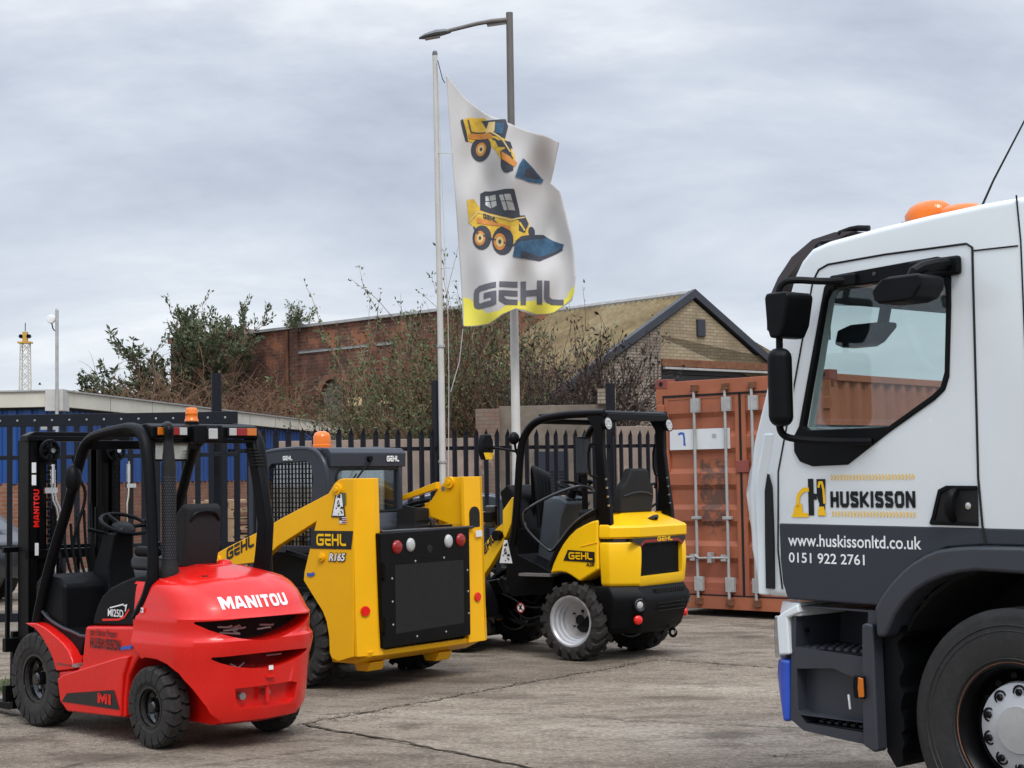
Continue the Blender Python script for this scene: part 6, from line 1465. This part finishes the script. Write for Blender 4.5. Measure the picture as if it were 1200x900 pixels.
# old brick building
a, b = (-14.0, 66.4), (.9, 52.0)
loc, rz, L = wall_frame(a, b)
T = thing('brick_building', loc, rz, 'long derelict red brick building with a stone coping and a bricked-up arch', 'building')
w = MB().box(0, L, 0, .5, 0, 7.35)
k340 = L*.43
archp = [(-.65, 3.6), (-.65, 4.6)]+[(-.65*math.cos(R_(a_)), 4.6+.75*math.sin(R_(a_))) for a_ in range(15, 166, 15)]+[(.65, 4.6), (.65, 3.6)]
ax_ = L*.496
me = baked(w, [MB().prism([(x+ax_, z) for x, z in archp], -.2, .18)])
link('wall', me, 'brick_old', T, ang=0)
MB().prism([(x*.98+ax_, z) for x, z in archp], .16, .2).obj('arch_infill', 'grey_render', T)
ar = MB()
for k in range(18):
    a0, a1 = R_(10*k+1), R_(10*k+9); ar.prism([(ax_-.66*math.cos(a0), 4.6+.76*math.sin(a0)), (ax_-.66*math.cos(a1), 4.6+.76*math.sin(a1)), (ax_-.9*math.cos(a1), 4.6+1.0*math.sin(a1)), (ax_-.9*math.cos(a0), 4.6+1.0*math.sin(a0))], -.02, .1)
ar.obj('arch_ring', 'brick_red', T, ang=0)
MB().box(0, L-2.5, .5, 4, 0, 6.9).obj('building_mass', 'brick_old', T)
MB().box(-.1, L*.24, -.08, .55, 7.35, 7.60).obj('parapet', 'brick_old', T)
cpg = MB().box(L*.24, L+.2, -.13, .6, 7.36, 7.47); cpg.obj('coping', 'galv', T, .01)
MB().box(L*.39, L*.66, -.06, 0, 6.40, 6.50).obj('string_course', 'galv', T)
MB().box(L*.39, L*.66, -.09, 0, 6.50, 6.55).obj('string_course', 'brick_old', T)
for t in (.385, .60, .86): MB().box(L*t, L*t+.45, -.10, 0, 0, 7.3).obj('pilaster', 'brick_old', T)
for x, w_ in ((ax_+.95, .75), (ax_+2.6, .7)): MB().box(x, x+w_, -.03, .0, 4.32, 4.62).obj('painted_patch', 'cream', T)
MB().cyl((L*.375, -.06, 0), (L*.375, -.06, 7.3), .06, seg=8).obj('downpipe', 'rust', T)

# shed with cream brick gable and corrugated roof
ap = Vector((4.4, 39.0)); gx = Vector((.76, .65)); 
T = thing('gabled_shed', (ap.x, ap.y, 0), math.degrees(math.atan2(gx.y, gx.x)), 'gabled shed with a cream brick front and rusty yellow corrugated roof', 'building')
HW, HA, HE, LD = 4.3, 5.88, 3.42, 4.9
def gpoly(x0, x1, zb, hw=HW):
    z = lambda x: HA-(HA-HE)*abs(x)/HW
    p = [(x0, zb), (x1, zb), (x1, z(x1))]
    if x0 < 0 < x1: p.append((0, HA))
    return p+[(x0, z(x0))]
gab = MB().prism(gpoly(-1.5, 4.15, 4.42), 0, .25); gab.obj('gable_wall', 'brick_cream', T, ang=0)
MB().prism(gpoly(-1.5, -1.15, 0), -.004, .24).obj('gable_pier', 'brick_white', T, ang=0)
MB().prism(gpoly(-4.15, -1.5, 0), .01, .25).obj('side_wall', 'brick_white', T, ang=0)
MB().box(-1.15, 4.15, -.06, .2, 4.24, 4.42).obj('lintel', 'rust', T, .01)
MB().box(-1.15, 4.1, -.14, -.02, 4.17, 4.22).obj('lintel_flange', 'galv', T)
sh = MB()
for k in range(28): sh.box(-1.15, 3.9, .08, .12, .1+k*.147, .1+k*.147+.13)
sh.obj('roller_shutter', 'shutter', T, ang=0)
MB().box(-1.15, 3.9, .12, .14, 0, 4.24).obj('shutter_backing', 'black_deep', T)
MB().box(.10, .38, -.06, .02, 5.0, 5.42).obj('alarm_box', 'cab_grey', T, .02)
for s in (-1, 1):
    q = [(0, HA+.06), (0, HA+.26), (s*(HW+.35), HE+.10), (s*(HW+.35), HE-.10)]
    MB().prism(q, -.10, .06).obj('bargeboard', 'barge', T)
rs = MB(); n = 26; pr = []
for s in (-1, 1):
    mb = MB()
    for k in range(n*4+1):
        y = .02+LD*k/(n*4); d = .075 if k % 4 == 0 else 0.
        mb.v += [(0, y, HA+.12+d), (s*(HW+.4), y, HE-.10+d)]
    mb.f = [(2*k, 2*k+1, 2*k+3, 2*k+2) for k in range(n*4)]
    mb.obj('roof_slope', 'roof_sheet', T, ang=20)
MB().tube([(0, 0, HA+.17), (0, LD, HA+.17)], .09, 8).obj('ridge_cap', 'galv', T)
MB().box(-HW, -HW+.25, .2, LD, 0, HE-.1).obj('side_wall', 'brick_white', T, ang=0)
MB().box(HW-.25, HW, .2, LD, 0, HE-.1).obj('side_wall', 'brick_white', T, ang=0)
MB().prism(gpoly(-4.2, 4.2, 0), LD-.25, LD).obj('rear_wall', 'brick_old', T, ang=0)

# yard wall behind the fence
loc, rz, L = wall_frame((-4.6, 31.5), (4.6, 31.0))
T = thing('yard_wall', loc, rz, 'stained rendered yard wall seen through the palisade fence', 'wall')
MB().box(0, 4.0, 0, .3, 0, 2.45).obj('render', 'pink_render', T, .01)
MB().box(4.35, 6.6, 0, .3, 0, 3.05).obj('render', 'grey_render', T, .01)
MB().box(6.6, L, 0, .3, 0, 2.62).obj('render', 'pink_render', T, .01)
MB().box(3.9, 4.36, -.12, .35, 0, 3.0).obj('brick_pier', 'brick_render', T, .01)
MB().box(6.25, 6.6, -.10, .40, 3.05, 3.35).obj('brick_stub', 'brick_white', T, .01)
# overhead cable
tag(MB().tube([(7.6, 42, 6.05), (9.5, 36, 5.3), (14, 24, 4.6), (34, -10, 7.5)], .012, 5, 2).obj('overhead_cable', 'black_deep'), 'thin overhead cable leading from the shed gable towards the lorry', 'cable')
for x, y, z, rz, lb in ((-35.0, 120, 9.0, 20, 'small dark bird in flight, the nearer one to the lattice tower'), (-29.2, 120, 9.05, 70, 'small dark bird in flight, the one nearer to the buddleia bush')):
    o = MB().add([(-.16, 0, 0), (.2, 0, .02), (0, .05, .03), (0, -.05, .03), (-.03, .5, .2), (.08, .15, .04), (-.03, -.5, .2), (.08, -.15, .04), (-.12, .1, .04), (-.12, -.1, .04)], [(0, 3, 1, 2), (5, 4, 8), (7, 9, 6), (0, 2, 3)]).obj('bird', 'bird_mat', None, ang=0, loc=(x, y, z)); o.rotation_euler = (0, 0, R_(rz)); tag(o, lb, 'bird')

# ================================================================== SHRUBS
def shrub(name, loc, label, stems, spread, h, lean=(0, 0), leaf=None, nleaf=0, lsize=.12, twig='twig_brown', seed=1, twigs=6, r0=.03, depth=3, arch=0., up=.55, leafy_from=.35, dens=1., droop=.0):
    random.seed(seed); T = thing(name, loc, 0, label, 'shrub')
    wood = MB(); tips = []
    def grow(p, d, ln, r, lev):
        n = 5; path = [p.copy()]; q = p.copy(); dd = d.copy()
        for k in range(n):
            dd = dd+Vector((random.gauss(0, .16), random.gauss(0, .16), random.gauss(0, .10)+(up*.12 if lev else .05)-arch*k*.09)); dd.normalize()
            q = q+dd*(ln/n); path.append(q.copy())
        wood.tube(path, [r*(1-.65*k/n) for k in range(n+1)], 3 if lev else 5)
        for k in range(2, n+1): tips.append((path[k], (path[k]-path[k-1]).normalized(), lev))
        if lev < depth:
            m = twigs if lev == 0 else max(2, twigs-2*lev)
            for _ in range(m):
                k = random.randint(1, n); a = random.uniform(0, 6.283); s = random.uniform(.35, .95)
                nd_ = (dd*1.0+Vector((math.cos(a)*s, math.sin(a)*s, random.uniform(-.15, .5)))).normalized()
                grow(path[k], nd_, ln*random.uniform(.38, .62), r*.58, lev+1)
    for _ in range(stems):
        a = random.uniform(0, 6.283); rr = random.random()**.5
        p = Vector((spread[0]*rr*math.cos(a), spread[1]*rr*math.sin(a), spread[2] if len(spread) > 2 else 0))
        d = Vector((lean[0]+math.cos(a)*rr*.55, lean[1]+math.sin(a)*rr*.4, 1)).normalized()
        grow(p, d, h*random.uniform(.5, .8), r0, 0)
    wood.obj('stems', twig, T, ang=0, fix=False)
    if leaf:
        lm = MB()
        for _ in range(nleaf):
            p, d, lv = random.choice(tips)
            if lv == 0 and random.random() < .7: continue
            v = (d+Vector((random.gauss(0, .6), random.gauss(0, .6), random.gauss(-droop, .5)))).normalized()
            s = lsize*random.uniform(.6, 1.3); w = v.cross(Vector((random.gauss(0, 1), random.gauss(0, 1), random.gauss(0, 1)))).normalized()*s*.2
            p = p+Vector((random.gauss(0, .05), random.gauss(0, .05), random.gauss(0, .05)))
            lm.add([p, p+v*s*.45+w, p+v*s, p+v*s*.45-w], [(0, 1, 2, 3)])
        lm.obj('foliage', leaf, T, ang=0, fix=False)
    return T
shrub('buddleia_bush', (-12.6, 62.0, 0), 'tall green leafy bush standing clear against the sky, left end of the brick building', 10, (1.2, .8, 3.6), 3.9, (-.30, 0), 'leaf_green', 5200, .24, 'twig_grey', 3, 6, .05, 2, up=.6, droop=.3)
shrub('buddleia_bush', (-11.0, 61.0, 0), 'dense rounded dark green bush rising above the wall top beside the leafier bush', 14, (.9, .6, 5.2), 2.9, (.0, 0), 'leaf_green', 7000, .18, 'twig_brown', 13, 6, .045, 2, up=.7)
shrub('buddleia_bush', (-14.4, 63.0, 0), 'loose leafy bush hanging out past the left corner of the brick building', 10, (.6, .6, 3.0), 3.3, (-.50, 0), 'leaf_green', 3800, .24, 'twig_grey', 23, 5, .045, 2, up=.3, droop=.5)
shrub('wall_shrub', (-7.9, 60.2, 0), 'small round bush growing alone on top of the brick wall', 9, (.2, .2, 7.2), .95, (0, 0), 'leaf_olive', 1100, .11, 'twig_grey', 5, 5, .016, 2)
for k, (x, y, sx, h, ni, lf, sd, tw_, lb) in enumerate((
        (-12.6, 60.0, 1.2, 5.0, 1100, 'leaf_brown', 41, 'twig_brown', 'bare brown bramble thicket at the left end of the brick wall'),
        (-10.8, 59.0, 1.4, 4.7, 1100, 'leaf_brown', 45, 'twig_brown', 'bare brown bramble thicket left of the black gate post'),
        (-9.2, 58.0, 1.4, 4.0, 1200, 'leaf_brown', 42, 'twig_brown', 'bare brown bramble thicket just right of the black gate post'),
        (-7.5, 56.8, 1.3, 2.3, 3600, 'leaf_olive', 43, 'twig_brown', 'brown and green thicket left of the bricked-up arch'),
        (-5.6, 55.6, 1.2, 1.7, 6000, 'leaf_green', 44, 'twig_grey', 'dense green ivy mound below the bricked-up arch'))):
    shrub('bramble_thicket', (x, y, 0), lb, 95, (sx, .8, 1.0), h, (random.uniform(-.1, .1), -.1), lf, ni, .17, tw_, sd, 5, .03, 2, arch=.75, up=.2)
shrub('scrub_bush', (-2.1, 37.0, 0), 'tall olive scrub bush directly left of the flagpole', 36, (.7, .6, .3), 4.7, (.0, 0), 'leaf_olive', 13000, .10, 'twig_brown', 51, 6, .026, 2, arch=.15)
shrub('scrub_bush', (-1.15, 36.0, 0), 'tall olive scrub bush between the flagpole and the street lamp', 36, (.7, .6, .3), 4.9, (.03, 0), 'leaf_olive', 13000, .10, 'twig_brown', 52, 6, .026, 2, arch=.15)
shrub('scrub_bush', (-3.2, 38.5, 0), 'lower olive scrub bush in front of the brick pilaster', 24, (.5, .6, .3), 2.3, (0, 0), 'leaf_olive', 5000, .11, 'twig_brown', 53, 6, .026, 2, arch=.25)
shrub('scrub_bush', (.1, 36.0, 0), 'dark scrub bush right of the street lamp against the shed roof end', 40, (.6, .5, .3), 4.3, (0, 0), 'leaf_brown', 6000, .10, 'twig_brown', 54, 6, .026, 2, arch=.1)
shrub('bare_bush', (1.7, 34.2, 0), 'bare black-stemmed bush with seed heads standing in front of the shed roof', 16, (.55, .4, 1.6), 3.3, (.02, 0), 'twig_dark', 1100, .11, 'twig_dark', 61, 6, .02, 2, up=.9)
shrub('bare_bush', (1.95, 34.6, 0), 'dark bare bush with hanging tips against the whitened brick pier', 14, (.35, .3, 2.0), 2.4, (.12, 0), 'twig_dark', 1100, .12, 'twig_dark', 62, 5, .02, 2, up=.3, arch=.35)
shrub('bare_bush', (.75, 34.0, 0), 'thin bare bush rising beside the street lamp', 11, (.45, .3, 1.5), 3.0, (0, 0), 'twig_dark', 600, .10, 'twig_dark', 63, 6, .018, 2, up=.9)

# ================================================================== GROUND
def sheet(name, pts, z, mat, kind='structure'):
    mb = MB(); mb.v = [(x, y, z) for x, y in pts]; mb.f = [tuple(range(len(pts)))]
    o = mb.obj(name, mat, ang=0); tag(o, kind=kind); return o
g = sheet('ground', [(-600, -40), (600, -40), (600, 900), (-600, 900)], 0, 'concrete')
A, B_, C_, D_ = (-1.491, 11.386), (1.275, 14.916), (8.3, 9.4), (4.5, 3.9)
C0_ = (.014, 9.624)
u = (B_[0]-A[0], B_[1]-A[1]); v = (C0_[0]-A[0], C0_[1]-A[1])
far = (A[0]+v[0]*4, A[1]+v[1]*4)
sheet('ground_slab', [A, far, (far[0]+9, far[1]-1), C_, B_], .004, 'concrete_pale')
def crack(name, p, q, w, n, seed, amp=.012):
    random.seed(seed); mb = MB(); L = []; Rr = []
    d = Vector((q[0]-p[0], q[1]-p[1])); l = d.length; d.normalize(); nn = Vector((-d.y, d.x)); off = 0
    for k in range(n+1):
        c = Vector(p)+d*(l*k/n); off = off*.8+random.uniform(-amp, amp)
        ww = w*random.uniform(.35, 1.5)
        L.append(c+nn*(off+ww)); Rr.append(c+nn*(off-ww*random.uniform(.4, 1.2)))
    for k in range(n): mb.add([(L[k].x, L[k].y, .008), (L[k+1].x, L[k+1].y, .008), (Rr[k+1].x, Rr[k+1].y, .008), (Rr[k].x, Rr[k].y, .008)], [(0, 1, 2, 3)])
    tag(mb.obj(name, 'concrete_crack', ang=0), kind='structure')
crack('ground_joint', A, B_, .020, 160, 1, .02); crack('ground_joint', B_, C_, .018, 200, 2, .016); crack('ground_joint', A, far, .014, 180, 3, .016)
crack('ground_crack', (-2.2, 9.55), (-1.2, 10.35), .006, 50, 4, .01); crack('ground_crack', (.3, 11.5), (2.4, 10.6), .004, 80, 5, .02)
crack('ground_joint', A, (A[0]-u[0]*2, A[1]-u[1]*2), .006, 120, 6)
# loose grit gathered along the joints
random.seed(11); gm = MB()
for k in range(1500):
    t = random.random(); w = random.choice((0, 0, 1, 2))
    if w == 0: x, y = A[0]+u[0]*t, A[1]+u[1]*t
    elif w == 1: x, y = B_[0]+(C_[0]-B_[0])*t, B_[1]+(C_[1]-B_[1])*t
    else: x, y = random.uniform(-3, 4), random.uniform(8.5, 16)
    x += random.gauss(0, .09); y += random.gauss(0, .09); r = random.uniform(.003, .010)
    gm.add([(x-r, y-r, .008), (x+r, y-r*.7, .008), (x+r*.8, y+r, .008), (x-r*.8, y+r, .008), (x, y, .008+r)], [(0, 1, 4), (1, 2, 4), (2, 3, 4), (3, 0, 4)])
tag(gm.obj('gravel', 'concrete_pale', ang=0), kind='stuff')

# ================================================================== CAMERA, SKY, SUN
th, ro = math.atan(108/1900.), .016
F_ = Vector((0, math.cos(th), math.sin(th))); U0 = Vector((0, -math.sin(th), math.cos(th))); R0 = Vector((1, 0, 0))
Rv = R0*math.cos(ro)-U0*math.sin(ro); Uv = U0*math.cos(ro)+R0*math.sin(ro)
cam = bpy.data.objects.new('camera', bpy.data.cameras.new('camera')); COL.objects.link(cam)
cam.data.lens = 57; cam.data.sensor_width = 36; cam.data.clip_end = 3000; cam.data.clip_start = .1
cam.matrix_world = Matrix(((Rv.x, Uv.x, -F_.x, 0), (Rv.y, Uv.y, -F_.y, 0), (Rv.z, Uv.z, -F_.z, 1.7), (0, 0, 0, 1)))
scn.camera = cam
SUN_EL, SUN_AZ = 50, 165      # azimuth clockwise from +Y
w = bpy.data.worlds.new('World'); scn.world = w; w.use_nodes = True; nt = w.node_tree; nt.nodes.clear()
out = nt.nodes.new('ShaderNodeOutputWorld'); bg = nt.nodes.new('ShaderNodeBackground')
sky = nd(nt, 'ShaderNodeTexSky', sky_type='NISHITA'); sky.sun_disc = False; sky.sun_elevation = R_(SUN_EL); sky.sun_rotation = R_(SUN_AZ)
tc = nd(nt, 'ShaderNodeTexCoord').outputs['Generated']
sp = nd(nt, 'ShaderNodeSeparateXYZ'); nt.links.new(tc, sp.inputs[0])
def mth(op, a, b=0., c=0.):
    n = nd(nt, 'ShaderNodeMath', operation=op)
    for i, v in enumerate((a, b, c)):
        if isinstance(v, (int, float)): n.inputs[i].default_value = v
        else: nt.links.new(v, n.inputs[i])
    return n.outputs[0]
zz = mth('MAXIMUM', sp.outputs[2], 0.)
zo = mth('ADD', zz, .26)
cb = nd(nt, 'ShaderNodeCombineXYZ'); nt.links.new(mth('DIVIDE', sp.outputs[0], zo), cb.inputs[0]); nt.links.new(mth('DIVIDE', sp.outputs[1], zo), cb.inputs[1])
mp = nd(nt, 'ShaderNodeMapping'); mp.inputs['Scale'].default_value = (.75, 1.0, 1); mp.inputs['Location'].default_value = (3.1, 1.7, 0); mp.inputs['Rotation'].default_value = (0, 0, R_(12))
nt.links.new(cb.outputs[0], mp.inputs[0])
n1 = nd(nt, 'ShaderNodeTexNoise'); n1.inputs['Scale'].default_value = 1.7; n1.inputs['Detail'].default_value = 9; n1.inputs['Roughness'].default_value = .58; n1.inputs['Distortion'].default_value = .25
nt.links.new(mp.outputs[0], n1.inputs['Vector'])
cl = ramp(nt, n1.outputs[0], [(.32, (.345, .385, .465)), (.44, (.44, .485, .565)), (.54, (.54, .58, .65)), (.64, (.70, .73, .765))])
# paler close to the horizon, brighter overhead (an overcast sky's own gradient)
hz = ramp(nt, zz, [(.0, 1.), (.10, .55), (.22, 0.)])
cl = mixc(nt, mth('MULTIPLY', hz, .45), cl, (.66, .70, .75))
up = nd(nt, 'ShaderNodeMapRange'); up.inputs[1].default_value = .38; up.inputs[2].default_value = .85; up.inputs[3].default_value = 1.0; up.inputs[4].default_value = 2.9
nt.links.new(zz, up.inputs[0])
cs = nd(nt, 'ShaderNodeVectorMath', operation='SCALE'); nt.links.new(cl, cs.inputs[0]); nt.links.new(up.outputs[0], cs.inputs['Scale'])
ss = nd(nt, 'ShaderNodeVectorMath', operation='SCALE'); nt.links.new(sky.outputs[0], ss.inputs[0]); ss.inputs['Scale'].default_value = .1
fin = mixc(nt, .93, ss.outputs[0], cs.outputs[0])
nt.links.new(fin, bg.inputs[0]); bg.inputs[1].default_value = 1.0; nt.links.new(bg.outputs[0], out.inputs[0])
sl = bpy.data.lights.new('sun', 'SUN'); sl.energy = 1.3; sl.angle = R_(22); sl.color = (1, .96, .9)
so = bpy.data.objects.new('sun', sl); COL.objects.link(so)
d = Vector((math.sin(R_(SUN_AZ))*math.cos(R_(SUN_EL)), math.cos(R_(SUN_AZ))*math.cos(R_(SUN_EL)), math.sin(R_(SUN_EL))))
so.rotation_euler = d.to_track_quat('Z', 'Y').to_euler(); so.location = d*40
vs = scn.view_settings; vs.view_transform = 'Standard'; vs.look = 'None'; vs.gamma = 1; vs.exposure = 0.38; vs.use_curve_mapping = False
scn.cycles.max_bounces = 6; scn.cycles.transparent_max_bounces = 12; scn.cycles.use_denoising = True
